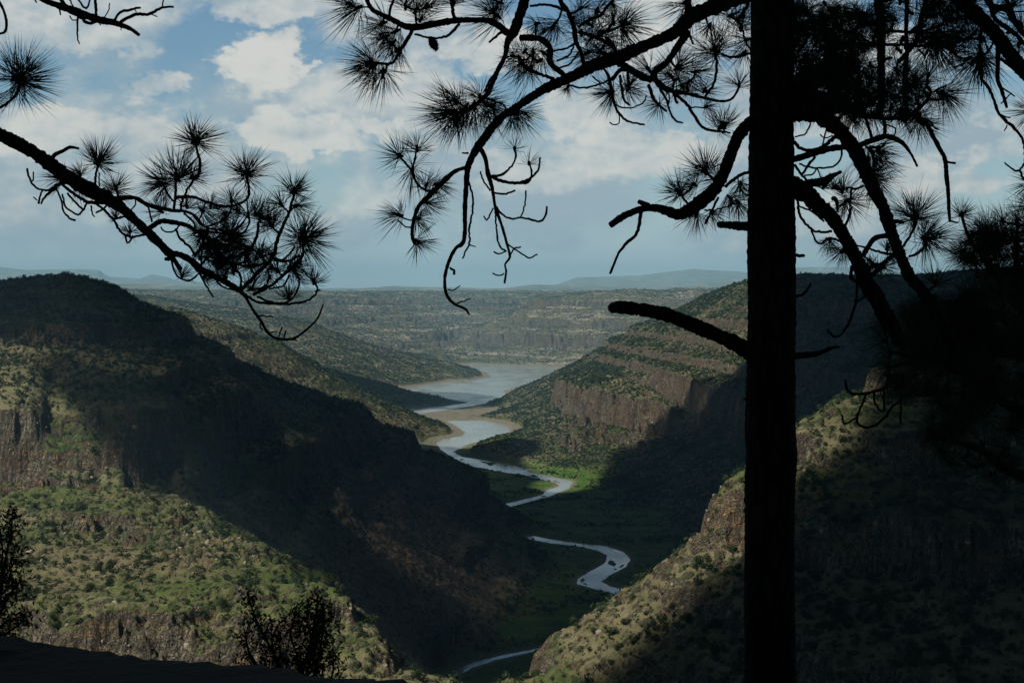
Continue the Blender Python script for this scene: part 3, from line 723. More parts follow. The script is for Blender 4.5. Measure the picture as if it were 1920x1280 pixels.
def empty(name, label, cat, loc=(0, 0, 0), group=None):
    o = bpy.data.objects.new(name, None); sc.collection.objects.link(o); o.location = loc
    tag(o, label, cat, group); return o
class Off:                                            # builds children in world space under an Empty placed at the thing's base
    pass
def settle(root, loc):
    """move the thing's origin to its base without moving its parts"""
    root.location = loc
    for ch in root.children: ch.location = (-loc[0], -loc[1], -loc[2])

def trunk_mesh(parent, pts, D, base_extra=None, name='trunk', rough=.05, sides=48):
    p = np.array(ps(pts)); C = catmull(p, 2.6); k = D/F
    X = np.stack([(C[:, 0]-960)*k, np.full(len(C), D), HC-(C[:, 1]-V0)*k], -1); R = C[:, 2]*.5*k
    n = len(C); th = np.linspace(0, 2*math.pi, sides, endpoint=False)
    zz = X[:, 2][:, None]*np.ones(sides); tt = th[None]*np.ones((n, 1))
    plate = np.abs(vnoise(np.cos(tt)*3.1+9, zz*4.5+np.sin(tt)*3.1, 5))+.6*np.abs(vnoise(np.cos(tt)*6+3, zz*12+np.sin(tt)*6, 6))+.5*vnoise(np.cos(tt)*14, zz*30+np.sin(tt)*14, 8)
    rr = R[:, None]*(1+rough*1.9*(plate-.35))
    V = X[:, None]+np.stack([np.cos(tt)*rr, np.sin(tt)*rr, 0*tt], -1)
    i = np.arange(n*sides).reshape(n, sides); j = np.roll(i, -1, 1)
    Q = np.stack([i[:-1], j[:-1], j[1:], i[1:]], -1).reshape(-1, 4)
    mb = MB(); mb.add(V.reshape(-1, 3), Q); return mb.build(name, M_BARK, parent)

def main_pine():
    root = empty('pine_tree', 'tall black silhouetted pine with thick bare trunk right of the river', 'tree')
    D = 9.0
    trunk_mesh(root, '1452,-900,74 1450,-400,80 1449,0,82 1447,150,83 1446,300,84 1447,450,90 1448,600,89 1445,700,91 1445,800,94 1447,850,96 1444,920,94 1443,1000,93 1443,1150,95 1445,1300,97 1446,1600,108 1448,1800,122 1448,2100,150', D)
    A = Limb('1445,-30,44 1400,-12,36 1350,8,30 1298,32,28 1270,58,24 1232,77,22 1195,92,22 1162,107,25 1116,122,23 1087,137,21 1050,154,19 1012,172,17 975,197,15 937,223,16 906,262,16 890,285,14 878,312,11 875,338,10 872,384,9 870,449,8 854,466,7 841,492,6.5 834,522,6 837,551,6 851,569,5.5 872,579,5 880,590,3', 9.0, 8.3)
    A.tw('857,569,3 882,560,2', '838,543,2.5 851,544 863,535', '844,502,4 851,507,5 850,514,5', '879,341,3.5 887,371,4 885,403 880,430 880,456 867,484,3', '878,457,3 892,463,2', '866,286,3 878,288,4')
    A.tw('878,313,7 854,321,8 831,341,10 805,367,10 785,387,8 775,417,7 773,443,7 778,458,6', '811,359,5 792,354,5 778,338,5 773,321,4', '773,321,4 782,277,4', '773,321,4 747,290,4', '771,426,3 760,424 747,413', '774,413,3 764,412 752,406')
    A.tf('782,277,45,90 747,290,45,160 773,321,56 821,347,44,-20 801,380,48,-15 747,403,46,170 785,410,42,0 785,454,48,-40 800,345,36,60')
    A.build(root, label='long limb curving down left over the valley')
    R = Limb('893,281,9 902,281,9 910,298,8 915,325,9 923,354,7 929,390,6 939,417,6 951,459,5 956,482,5 947,495,4 949,508,4 946,531,4', 8.45, 8.7)
    R.tw('946,512,2.5 936,517 923,512', '956,480,3 965,466 977,463', '952,458,3 969,469 992,483 1007,476', '949,471,3 936,476 926,472', '928,390,3.5 931,430 936,459 949,471', '925,390,3 913,413 907,405', '901,321,3.5 906,338 920,358',
         '916,330,5 939,328,5 959,312,4 967,295,4 965,279,5', '920,331,6 939,339,6 965,343,6 988,338,5 1008,321,4 1013,295,3.5', '972,344,4 992,341 997,321 992,305', '924,361,4 949,364 965,356', '929,387,5 943,403,4 959,410 982,408 1011,415 1023,405 1025,387', '977,407,3 984,384 986,358')
    R.tf('965,277,26,90 992,305,28,90', 26); R.build(root)
    B = Limb('984,-60,20 984,-5,18 975,28,18 965,56,20 952,79,12 947,105,9 934,131,9 919,165,9 911,180,9 880,205,7 845,215,5', 8.9, 8.2)
    B.tw('934,129,4 919,150,4 909,172,4', '911,185,4 945,198,4 947,212,3', '975,71,12 1012,73,12 1031,90,12 1031,116,11 1050,135,10 1065,146,9', '971,105,8 986,127,8 1012,139,7 1039,148,6', '994,11,5 1020,9,5 1046,14,6 1061,21,6', '880,205,4 855,190,4')
    B.tf('853,187,48,120 900,180,48,90 870,205,74,235 840,212,74,200 890,202,72,270 912,196,66,-35 860,212,70,180 855,222,60,245 925,205,55,-60 965,214,58,-30 970,212,50,-60', 80)
    B.tf('1000,100,44 985,95,44 1010,115,44 1020,100,44 960,105,34,180 990,130,56,215 975,120,60,225 1040,45,50,230 1035,55,44,250 1005,45,40,200 1065,163,30,-115', 60)
    B.build(root, label='limb hanging from above, ending in a dark clump of needles')
    C = Limb('952,62,14 922,41,12 891,38,11 853,39,12 816,45,13 784,51,13 759,49,12 739,39,11 712,26,9 699,19,8 688,0,8 680,-40,8', 8.85, 8.3)
    C.tw('855,38,7 849,22,7 844,-40,8', '699,17,3 687,14,3 671,15,4', '731,32,5 731,19,5 740,-5,5', '778,64,4 802,70,4.5 836,69,5 862,45,6', '772,54,8 770,64,8 754,90,7 742,110,6 731,120,6 701,118,4', '726,121,5 722,138,5', '941,60,6 917,79,4')
    C.tf('669,16,60,205 655,8,55,150 718,140,66,-95 693,120,60,190 697,118,58,150 700,125,60,230 740,60,64,205 715,45,60,195 735,82,55,225 780,18,50,60 790,35,45,70 760,10,50,90 800,10,48,80 720,70,56,200 745,95,45,215 850,3,45,95 930,28,64,140 925,22,55,115 935,5,50,160', 72)
    C.build(root, cones=[(813, 83, 27, 21, -62)], label='upper limb reaching left with a single cone')
    Dl = Limb('1050,-60,12 1050,-2,10 1065,22,9 1076,52,9 1080,79,9 1089,97,8 1095,122,9 1098,128,9', 9.0, 8.85)
    Dl.tw('1080,82,4 1059,92 1035,96', '1076,88,4 1065,105 1044,114', '1085,98,4 1069,120 1048,127', '1149,-40,6 1149,0,6 1140,11,6 1125,30,6 1106,37,6 1085,52,5', '1085,60,6 1120,72,7 1150,88,7', '1120,72,7 1140,55,6 1150,42,5', '1140,60,5 1172,45,4', '1150,88,7 1158,104,8')
    Dl.tf('1090,60,50 1110,70,50 1130,60,50 1150,85,50 1105,45,46 1140,75,48 1125,95,45 1150,40,50,95 1172,42,46,60 1174,45,66,-15 1120,18,48 1130,100,44 1090,15,44 1150,10,44 1100,100,44 1075,35,40 1172,60,56,-30 1110,115,40,200', 66)
    Dl.build(root)
    E = Limb('1132,118,6 1132,126,5 1142,146,6 1147,169,7 1149,188,6 1159,210,5 1177,227,4.5 1209,234,3.5', 8.85, 8.6)
    E.tw('1161,216,2.5 1161,231 1151,234 1144,229', '1151,195,3 1166,202 1190,201 1207,191 1212,180', '1147,150,7 1162,133,7 1177,130,7', '1162,140,5 1166,169,5 1170,188,5 1181,197,4', '1144,150,4 1121,159,4 1091,165,4 1065,159,4', '1110,143,3 1125,155,3', '1177,135,5 1179,165,5')
    E.tf('1179,165,40 1179,163,38 1144,172,45,200 1144,175,44,220'); E.build(root)
    G = Limb('1289,60,16 1274,83,14 1251,116,12 1225,141,13 1251,167,10 1289,176,7 1322,184,6 1352,190,5 1371,186,4.5 1382,172,4.5 1386,161,4', 8.9, 8.4)
    G.tw('1152,113,14 1176,127,13 1199,141,14 1221,150,13', '1290,-60,14 1290,-5,13 1290,38,13', '1291,62,5 1300,84,4', '1322,182,5 1337,159,5 1344,131,5 1342,105,5', '1352,101,5 1371,107 1390,106 1411,98', '1266,176,6 1281,189,6 1294,204,6 1304,221,6 1319,240,5.5 1345,246,5 1370,249,4',
         '1294,202,3 1307,201 1322,203', '1216,158,7 1225,184,7 1236,197,5 1250,209,4', '1231,158,5 1246,180,5 1253,199,4 1261,219,4 1270,228,4 1281,231,3', '1240,166,3 1254,178 1254,195', '1262,174,5 1270,194,5')
    G.tf('1386,157,44,90 1341,98,66,90 1341,94,64,160 1341,90,52,20 1270,125,50,60 1275,130,60,0 1265,150,48 1215,128,50,120 1322,168,42,60 1290,155,46 1255,140,50,150 1358,233,50,100 1350,238,45,60 1325,200,28,20 1235,197,36,-120 1305,135,50,10 1290,170,35,70', 66)
    G.tf('1283,6,60,205 1290,15,55,215 1345,20,45 1390,50,50,80 1385,35,45 1400,75,52,200 1330,50,42,250 1400,15,50 1370,30,40 1395,100,40,230', 60)
    G.build(root)
    H = Limb('1420,222,26 1407,230,23 1385,255,22 1370,290,22 1355,330,22 1335,360,24 1305,385,26 1275,402,22 1250,395,18 1230,390,14 1202,392,13 1170,405,13 1145,422,12', 9.0, 8.3)
    H.tw('1197,378,8 1217,386,10', '1202,396,7 1195,435,6 1175,455,6 1160,475,5 1144,513,4.5', '1360,350,6 1385,330,6 1408,322,6', '1383,332,3 1388,355 1408,370', '1347,370,5 1322,420,4', '1320,395,3 1350,392 1370,385', '1270,358,4 1290,382,5', '1320,318,4 1340,340,5')
    H.tf('1320,318,54,140 1322,320,50,100 1270,358,48,160 1272,360,46,110 1305,405,40,-110 1335,400,36,-70 1390,345,36,-60 1370,372,46,-40 1340,335,42,180 1385,380,40,-50 1300,345,44,150')
    H.build(root, label='crooked broken limb bent like an elbow')
    S = Limb('1412,424,17 1395,424,17 1350,421,13', 8.95, 8.6); S.build(root, label='short snapped stub')
    K = Limb('1425,665,36 1400,655,33 1370,640,29 1330,622,27 1290,605,26 1250,590,25 1200,580,25 1160,576,23 1146,578,19', 9.0, 8.2); K.build(root, label='thick bare stub ending in a blunt tip')
    for p_ in ('1480,479,8 1508,479,6', '1480,560,5 1505,552,5 1516,540,4 1520,531,3', '1480,668,16 1530,663,10 1560,652,7 1575,650,4', '1406,748,8 1393,748,3', '1400,905,6 1393,903,3'):
        Limb(p_, 9.0, 8.9).build(root)
    # right hand side
    J = Limb('1450,205,50 1490,205,44 1530,212,38 1560,232,30 1580,250,28 1607,288,27 1622,320,26 1637,354,25 1656,388,23 1666,419,22 1677,450,21 1690,483,20 1707,520,21 1727,542,22 1742,566,24 1756,590,24 1790,660,24', 9.0, 8.0)
    J.tw('1489,299,12 1517,290,13 1555,279,12 1592,275,12', '1489,266,7 1502,279,7 1517,282,7 1540,277,8 1559,262,8 1574,251,8', '1542,275,3 1546,256 1551,241 1560,239', '1538,252,2.5 1547,259 1562,254', '1491,256,3 1508,252 1518,237 1519,224',
         '1579,275,4 1577,297,4 1564,311 1542,315 1517,313 1499,307', '1491,309,5 1502,327 1517,342', '1529,294,5 1514,312 1504,327', '1508,329,3 1525,326 1532,316 1540,335', '1619,348,4 1607,354 1592,352 1581,354',
         '1605,275,12 1622,268,12 1645,260,12 1664,256,10 1686,264,9 1697,273,7 1709,290,5 1720,312,4', '1660,269,5 1649,277 1630,275', '1658,256,7 1660,237,7 1656,226,7', '1636,260,6 1628,237,6 1622,219,6', '1677,258,3 1679,241 1669,236 1664,234')
    J.tw('1716,404,6 1716,419,8 1708,439,5 1694,461,5', '1738,446,5 1734,461,5 1721,474,6 1705,480,5', '1670,415,9 1683,415,9 1694,417,7', '1668,441,10 1642,446,10 1629,461,10 1618,480,10', '1602,459,4 1633,467,4 1655,474,5 1677,478,5', '1622,481,4 1644,496,5 1666,485,6', '1680,478,7 1666,485,8 1651,502,9 1633,516,8')
    J.tf('1581,354,50,80 1564,350,30,60 1592,378,50,-20 1590,375,50,200 1634,283,66,-40 1650,285,46,-45 1639,333,58,-30 1638,320,50,25 1640,300,52,-55 1645,345,50,-40', 74)
    J.tf('1716,404,64,90 1716,406,62,20 1714,406,62,160 1738,446,62,0 1736,446,58,60 1740,448,60,-35 1664,465,28,60 1657,502,40,-10 1631,502,30,90 1680,480,30,-60 1755,530,44,88 1640,500,34,200', 80)
    J.build(root, label='heavy limb slanting down right across the sky')
    Kk = Limb('1455,345,42 1490,352,38 1515,365,34 1527,378,30 1555,402,25 1574,428,24 1585,446,24 1600,474,27 1613,500,28 1624,529,30 1642,555,30 1660,590,30 1690,640,28', 9.05, 8.3)
    Kk.tw('1500,352,16 1517,344,15 1542,341,16 1559,331,12 1577,322,5', '1560,372,9 1568,375,8 1571,398,4', '1490,370,5 1496,378,5 1499,402,5 1514,423,5 1532,434,5 1560,434,5', '1497,386,4 1524,397,4 1545,415,4', '1521,432,4 1530,452,4 1539,457,4 1554,446,4 1574,452,5', '1594,392,5 1594,400,5 1589,413 1583,430',
          '1598,498,6 1596,520,7 1606,530,5 1606,555,5 1602,577,5 1589,610,5 1574,629,4 1561,629,4 1551,616,3', '1607,566,4 1622,555')
    Kk.tf('1556,452,36,-110 1578,472,36,-130 1545,350,26,60'); Kk.build(root, label='second heavy limb slanting down right behind the trunk')
    Q = Limb('1440,180,60 1500,186,50 1560,196,34 1600,205,20 1622,217,9 1656,222,8 1686,221,8 1714,215,8 1737,232,8 1748,252,8 1761,277,8 1772,299,8 1775,331,8 1778,359,7 1779,388,7 1781,416,5', 9.2, 8.6)
    Q.tw('1731,222,4 1742,226,4 1750,237 1759,243', '1773,303,5 1792,306,5', '1779,414,4 1797,417,3', '1701,-50,9 1701,0,9 1699,60,8 1701,94,8 1698,131,10 1698,170,10 1701,218,9', '1737,-50,10 1737,0,10 1729,28,10 1720,71,10 1696,105,9 1684,116,8', '1650,-50,20 1648,0,18 1652,80,16 1652,170,14 1650,222,10',
         '1609,110,7 1609,122,7 1612,160,8 1615,212,8', '1564,60,12 1563,120,14 1560,190,16', '1640,58,6 1665,58,6 1720,60,6 1765,48,5', '1640,83,6 1700,84,6 1740,72,6 1765,56,5', '1695,90,5 1725,86,5 1750,85,5 1800,78,4',
         '1739,148,5 1738,163,6 1745,169,6 1738,188,7 1714,213,7', '1775,160,4 1756,169,4 1728,184,4', '1773,178,5 1762,187,5 1741,186,5', '1676,82,6 1690,100,6', '1722,92,4 1733,104,4')
    Q.tf('1741,141,44,80 1773,178,66,-38 1772,178,60,-30 1760,175,46,-50 1720,225,52,-40 1730,232,48,-60 1715,160,48 1700,150,46 1680,180,46 1670,205,46 1690,210,46 1660,190,44 1640,170,44 1720,195,44 1735,175,40 1680,130,44 1665,110,42 1640,215,50,-40', 66)
    Q.tf('1756,86,78,-50 1750,84,76,-30 1756,86,70,-75 1790,100,56,-40', 76)
    Q.fill([(1485,0),(1650,0),(1640,120),(1640,212),(1485,212)], 130, 48, 70, 3)
    Q.fill([(1650,-20),(1830,-20),(1830,60),(1790,90),(1650,70)], 44, 48, 62, 5)
    Q.fill([(1620,120),(1720,120),(1720,225),(1600,225)], 26, 44, 62, 6)
    Q.build(root, label='high limb in a dense black tangle of needles right of the trunk')
    O = Limb('1760,-70,34 1795,-10,30 1820,18,29 1846,42,28 1869,66,27 1887,92,26 1904,114,24 1922,135,22 1970,190,20', 8.9, 8.0)
    O.tw('1876,110,6 1897,127,6 1922,150,6 1950,180,6', '1871,70,9 1871,120,9 1871,150,8 1878,169,8 1888,202,5', '1880,165,3 1895,175 1903,181', '1895,175,2.5 1886,186 1877,195', '1861,64,4 1861,84,4 1840,112,4', '1888,86,4 1906,98,4 1918,112 1930,130', '1850,-40,10 1856,0,10 1865,34,8 1888,52,9 1906,66,8 1922,82,8 1950,100,8',
         '1840,-20,12 1859,11,12 1888,17,14 1901,38,12 1922,66,10 1950,90,10', '1890,22,3 1922,22,3', '1840,50,6 1838,80,6 1839,112,6 1840,140,6 1841,150,6 1854,165,6 1865,191,6 1874,214,6 1899,238,6 1912,253,5 1920,272,5 1922,300,5 1915,316,4 1903,320,4 1883,305,3', '1876,216,3 1894,221,2.5', '1889,235,2.5 1884,245', '1843,135,3 1853,140', '1840,150,3 1840,162')
    O.tf('1835,112,78,240 1836,112,74,262 1833,110,70,215 1838,112,44,-30 1845,75,50 1820,70,50 1800,60,50 1830,40,46 1870,20,46 1900,10,50,40 1895,60,44 1915,45,46 1930,210,48,180 1932,345,44,175 1932,385,40,160 1910,85,46,250 1890,5,46,90', 72)
    O.build(root)
    settle(root, (float((1448-960)/F*D), D, float(HC-(2080-V0)/F*D)))

def left_pine():
    root = empty('pine_tree', 'pine reaching in from the left edge, drooping limb tipped with spiky needle tufts', 'tree')
    trunk_mesh(root, '-330,-1000,80 -335,-400,86 -330,0,92 -328,300,96 -325,700,100 -320,1100,110 -320,1500,122 -318,2100,150', 7.6)
    A = Limb('-325,120,44 -200,170,34 -90,215,28 -30,238,24 0,252,23 60,284,24 100,312,26 140,340,27 180,362,28 220,384,21 248,408,17 279,437,17 301,458,15 318,475,16 336,477,12 359,489,13 374,504,14 396,515,13 422,528,11 449,545,10 460,556,6 475,582,5.5 490,603,5.5 501,622,5.5 518,634,5 548,635,4.5 572,620,4 595,597,3.5 606,571,3', 7.6, 7.0)
    A.tw('484,592,3 511,593,2.5', '519,640,3 529,614,3', '533,635,3 535,619,3', '545,636,2.5 557,638,2', '503,624,3 520,621,2', '489,604,3 488,614,3 492,618,3', '320,478,9 325,485,9 338,505,9', '318,485,8 309,486,6', '321,485,4 327,509 336,521 355,526 372,513,3.5', '372,506,5 383,530,4 400,556,3.5',
         '460,553,6 482,566,5 512,569,5 542,569,5 572,565,4.5 587,556,4 595,545,4 591,530,4 588,526,4', '590,547,3 600,543,3', '482,556,5 514,568,4 542,564 557,545 561,526 554,509', '474,552,7 505,537,6 524,522,6 541,507,7 561,490,7 569,470,6 569,451,5', '462,545,4 496,537 505,519 501,504', '505,541,4 531,536 542,515',
         '400,519,3.5 415,536 439,544', '452,543,8 480,515,8 511,482,8 520,450,7 531,423,6 542,399,5.5 548,377,5 551,360,5', '542,399,4 526,383,4', '541,401,4 548,392 558,386,4', '524,440,4 508,424,4', '513,486,5 527,490,5 546,488 561,477', '515,483,4 529,487,4 542,477 552,462')
    A.tw('215,375,10 224,372,10 253,371,8 277,384,8 307,391,7 325,395,7 345,396,6 365,404,5 380,423,4', '327,394,6 327,380,6 329,369,6 329,345,6', '325,377,4 318,369,4 307,351 303,342', '340,392,5 340,380,5 351,356,5 362,338,5 373,323,6 375,303,6 369,281,5 367,266,5', '329,371,7 336,370,7 360,369,6 386,378,5 412,386,5 434,386,5 456,378,5 467,362,5 465,342,5 462,325,5',
         '434,388,4 426,406 408,417 386,426', '270,430,10 279,428,10 301,415,10 325,417,9 351,423,9 373,437,7 395,452,6 412,474,6 430,491,6 445,510,6', '362,430,4 386,433,4 408,437 439,439 458,434 467,417 465,400', '360,402,3.5 380,423 404,430 430,432 452,421 463,406', '470,470,6 482,439,6 485,417,5', '301,426,3 308,434 325,434 338,421', '329,428,5 338,448 356,463 367,480',
         '277,384,4 281,398,4 285,416,4', '345,400,4 362,415,4 366,430,4', '386,378,3.5 381,395 372,415', '412,474,4 405,490 408,515', '395,452,4 380,470 376,495', '440,500,5 452,520,5 450,540,5', '430,491,5 470,500,5 505,490,5', '420,520,4 432,500 462,490', '360,480,4 378,465 390,452', '374,498,4 395,480 430,470', '372,440,3 376,465 362,486', '468,500,4 478,520 472,545')
    A.tw('179,350,5 179,334,5 184,307,5', '186,324,3 186,350,3', '100,310,9 100,293,8 118,283,7 132,276,6 148,279,4', '51,317,4 55,334,4 65,350,4 79,356,4 93,356,5 112,344,6 118,335,7', '63,323,3 61,340,3', '77,382,4 87,366,5 106,352,5', '72,382,6 75,370,4 79,358,4', '63,369,2.5 70,375', '106,354,4 114,374 118,395 130,409 141,413', '117,364,4 122,386 138,399 150,401 162,383',
         '114,345,6 138,362,6 162,378,7 183,380,7 205,380,6', '126,362,4 142,380 156,393', '171,385,4 173,401,3 177,407,2', '181,382,5 199,397,5 215,415,5 225,433,5 240,443,5 260,443,4 282,437,4', '235,441,4 238,456,4 250,443', '253,371,3 254,383 246,394', '214,410,4 236,406,4', '218,350,4 222,375,5', '112,335,5 120,345,5', '200,385,4 190,395 180,398')
    A.tf('184,301,52,75 184,302,50,40 184,302,48,120 218,350,42,60 112,335,45,165 150,325,30,100 244,433,26,100 217,407,24,120 150,355,36,-20 205,360,36,100', 70)
    A.tf('367,262,52,92 367,264,50,30 367,264,50,150 330,330,60,100 332,335,60,140 345,325,50,60 303,342,52,155 305,345,46,190 360,330,46,60 462,323,56,92 462,326,56,160 462,326,54,15 434,375,40,90 551,356,50,92 551,358,44,30 526,383,42,135 558,385,42,5 508,420,46,120', 66)
    A.tf('465,400,46,90 490,405,50,70 485,402,46,20 505,410,44,0 300,395,40,140 380,395,40 420,400,40 350,385,34,100 445,395,40,150 395,385,34,80', 58)
    A.tf('570,447,66,80 571,446,64,20 569,448,64,140 570,450,60,-25 588,526,42,90 541,555,38,92 545,500,38,30 520,505,36,90 342,516,30,60 385,518,28,10 470,540,34,60 552,505,40,-20', 76)
    A.fill([(375,430),(430,425),(490,445),(505,470),(490,500),(420,505),(385,470)], 22, 46, 62, 11)
    A.fill([(340,470),(520,470),(500,540),(420,520)], 12, 34, 40, 12)
    A.build(root, label='drooping limb crossing the sky above the left hill')
    U = Limb('-325,-260,30 -150,-130,20 0,-45,14 66,-8,11 86,2,11 113,12,13 142,22,16 169,32,14 188,38,13 212,42,12 229,48,10 244,54,8 261,66,6', 7.6, 7.2)
    U.tw('214,38,6 225,24,5 242,19,5 263,15,4', '225,43,7 244,31,6 263,27,6 281,26,6 302,15,5 325,13,4', '304,15,3 307,-5,2.5', '281,26,3 295,31,2', '253,18,2 256,24', '181,32,5 178,-8,6', '193,36,2.5 203,21 206,7', '146,30,5 145,69,3 149,82,2.5', '131,30,2.5 136,38 146,37', '148,30,6 165,44,6 182,40,6', '112,-10,8 120,8,7 135,20,7', '130,0,3 138,14,3', '142,-6,4 161,16,4 171,-6,3', '110,15,4 113,28,3', '185,42,3 189,48,2', '228,50,2 227,57,2', '62,-6,4 68,5,3')
    U.build(root, label='bare dead limb high at the upper left corner')
    W = Limb('-325,60,24 -180,20,14 -60,-20,8 -20,-15,6 -3,2,5 8,24,5 12,43,5 9,60,5 -6,64,4', 7.6, 7.3)
    W.tw('-200,70,8 -90,150,7 -40,200,6 -5,203,5 17,191,5 30,176,5 36,158,5')
    W.tf('37,146,76,60 37,148,76,15 37,146,74,150 37,146,64,175 37,150,72,-8 -12,185,34,60', 70)
    W.build(root)
    settle(root, (float((-320-960)/F*7.6), 7.6, float(HC-(2080-V0)/F*7.6)))

def right_pine():
    root = empty('pine_tree', 'low bushy dark pine filling the right edge behind the tall trunk', 'tree')
    D = 12.5
    trunk_mesh(root, '1990,430,18 1990,500,26 1990,600,38 1990,800,52 1985,1100,66 1980,1400,80 1978,1700,100', D, rough=.04, sides=24)
    specs = [('1990,600,16 1900,560,14 1870,520,11 1840,480,8 1815,440,6 1803,402,5', '1803,400,34,90 1803,402,32,30 1838,430,42,80 1815,455,42,150 1850,425,40,90 1800,472,42,180 1830,492,44 1845,450,40,60', [(1790,440),(1900,430),(1890,520),(1800,540)], 26),
             ('1990,560,12 1915,520,10 1906,470,8 1908,418,5', '1906,415,42,90 1880,412,40,100 1885,440,42 1925,420,44 1870,470,44 1900,480,44 1915,450,44', [(1860,430),(1940,420),(1940,560),(1860,560)], 34),
             ('1990,690,20 1895,660,18 1850,640,14 1800,610,11 1740,590,8 1700,585,5', '1700,585,46,170 1740,585,46,90', [(1690,580),(1760,550),(1890,540),(1890,680),(1720,680)], 90),
             ('1990,800,20 1892,760,18 1840,720,14 1780,690,11 1720,670,8 1670,660,5', '1668,660,44,180 1690,650,46,150', [(1650,600),(1720,600),(1880,660),(1880,790),(1760,780),(1670,720)], 90),
             ('1990,680,14 1930,600,10 1900,570,8', '1950,560,46', [(1880,540),(1990,540),(1990,820),(1880,820)], 60),
             ('1990,920,20 1888,880,18 1850,850,14 1800,830,10 1750,820,7', '1750,820,44,190', [(1720,780),(1900,780),(1900,900),(1780,880)], 26)]
    for i, (m, t, poly, n) in enumerate(specs):
        L = Limb(m, D, D-.6+.3*(i % 3)); L.tf(t, 70); L.fill(poly, n, 46, 64, 20+i)
        L.build(root, depth_jit=.22)
    L = Limb('1800,690,8 1720,680,7 1680,685,6 1661,696,5 1668,715,7 1661,726,7 1640,733,6 1607,739,5 1590,733,5 1585,712,4', 12.2, 11.8)
    L.tw('1780,740,7 1700,742,5 1687,752,5 1672,764,5 1658,783,5 1637,799,5 1616,799,5 1607,785,5 1623,740,4', '1605,783,4 1583,794,4 1578,776,4', '1640,736,4 1640,755,4 1654,773,4', '1657,731,4 1658,769,4', '1700,700,4 1682,724,4 1689,745,4 1688,794,4')
    L.build(root)
    settle(root, (float((1980-960)/F*D), D, float(HC-(1700-V0)/F*D)))

def leafy_shrub(label, u, v, D, stems, seed, name='shrub', dens=34):
    g = np.random.default_rng(seed); root = empty(name, label, 'shrub'); st = MB(); lf = MB(); k = D/F
    for pts in stems:
        p = np.array(ps(pts)); C = catmull(p, 5); n = len(C); dd = D+np.cumsum(g.normal(0, .006, n))
        kk = dd/F; X = np.stack([(C[:, 0]-960)*kk, dd, HC-(C[:, 1]-V0)*kk], -1); st.tube(X, C[:, 2]*.5*kk, 6, .05)
        for i in range(n//5, n):
            sp = 5+16*(1-abs(2*i/n-1.2))
            for q in range(dens//2):
                c = X[i]+g.normal(0, 1, 3)*np.array([sp, sp*1.4, sp*.8])*k
                a = g.normal(size=3); a /= np.linalg.norm(a); b = np.cross(a, g.normal(size=3)); b /= np.linalg.norm(b)
                L = g.uniform(7, 14)*k; w = L*.34
                lf.add([c-a*L*.5, c+b*w*.5+a*L*.02, c+a*L*.5, c-b*w*.5+a*L*.02], [(0, 1, 2, 3)])
    st.build('stem', M_TWIG, root); lf.build('foliage', M_LEAFDARK, root, smooth=False)
    settle(root, (float((u-960)*k), D, float(HC-(v-V0)*k)))
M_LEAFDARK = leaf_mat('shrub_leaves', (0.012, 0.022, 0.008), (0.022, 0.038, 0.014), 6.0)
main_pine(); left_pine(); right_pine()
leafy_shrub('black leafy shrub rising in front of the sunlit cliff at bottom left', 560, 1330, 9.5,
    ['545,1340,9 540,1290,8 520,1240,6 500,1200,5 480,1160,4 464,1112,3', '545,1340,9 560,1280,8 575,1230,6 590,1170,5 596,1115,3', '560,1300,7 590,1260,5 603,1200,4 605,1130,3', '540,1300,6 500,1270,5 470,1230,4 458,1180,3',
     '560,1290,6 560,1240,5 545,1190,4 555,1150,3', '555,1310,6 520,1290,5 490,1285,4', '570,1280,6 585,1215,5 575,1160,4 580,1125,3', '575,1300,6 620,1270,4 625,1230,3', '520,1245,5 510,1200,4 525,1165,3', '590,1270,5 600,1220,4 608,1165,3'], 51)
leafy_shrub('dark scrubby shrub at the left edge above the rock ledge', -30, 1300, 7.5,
    ['-30,1300,9 -20,1200,8 0,1120,6 10,1050,5 20,1000,4 24,955,3', '-20,1230,7 10,1190,5 35,1170,4 48,1152,3', '-10,1170,6 15,1120,5 40,1085,4', '-5,1120,5 10,1080,4 30,1050,3', '0,1100,4 5,1040,3 0,990,3', '-20,1220,6 0,1175,5 20,1160,3'], 52)

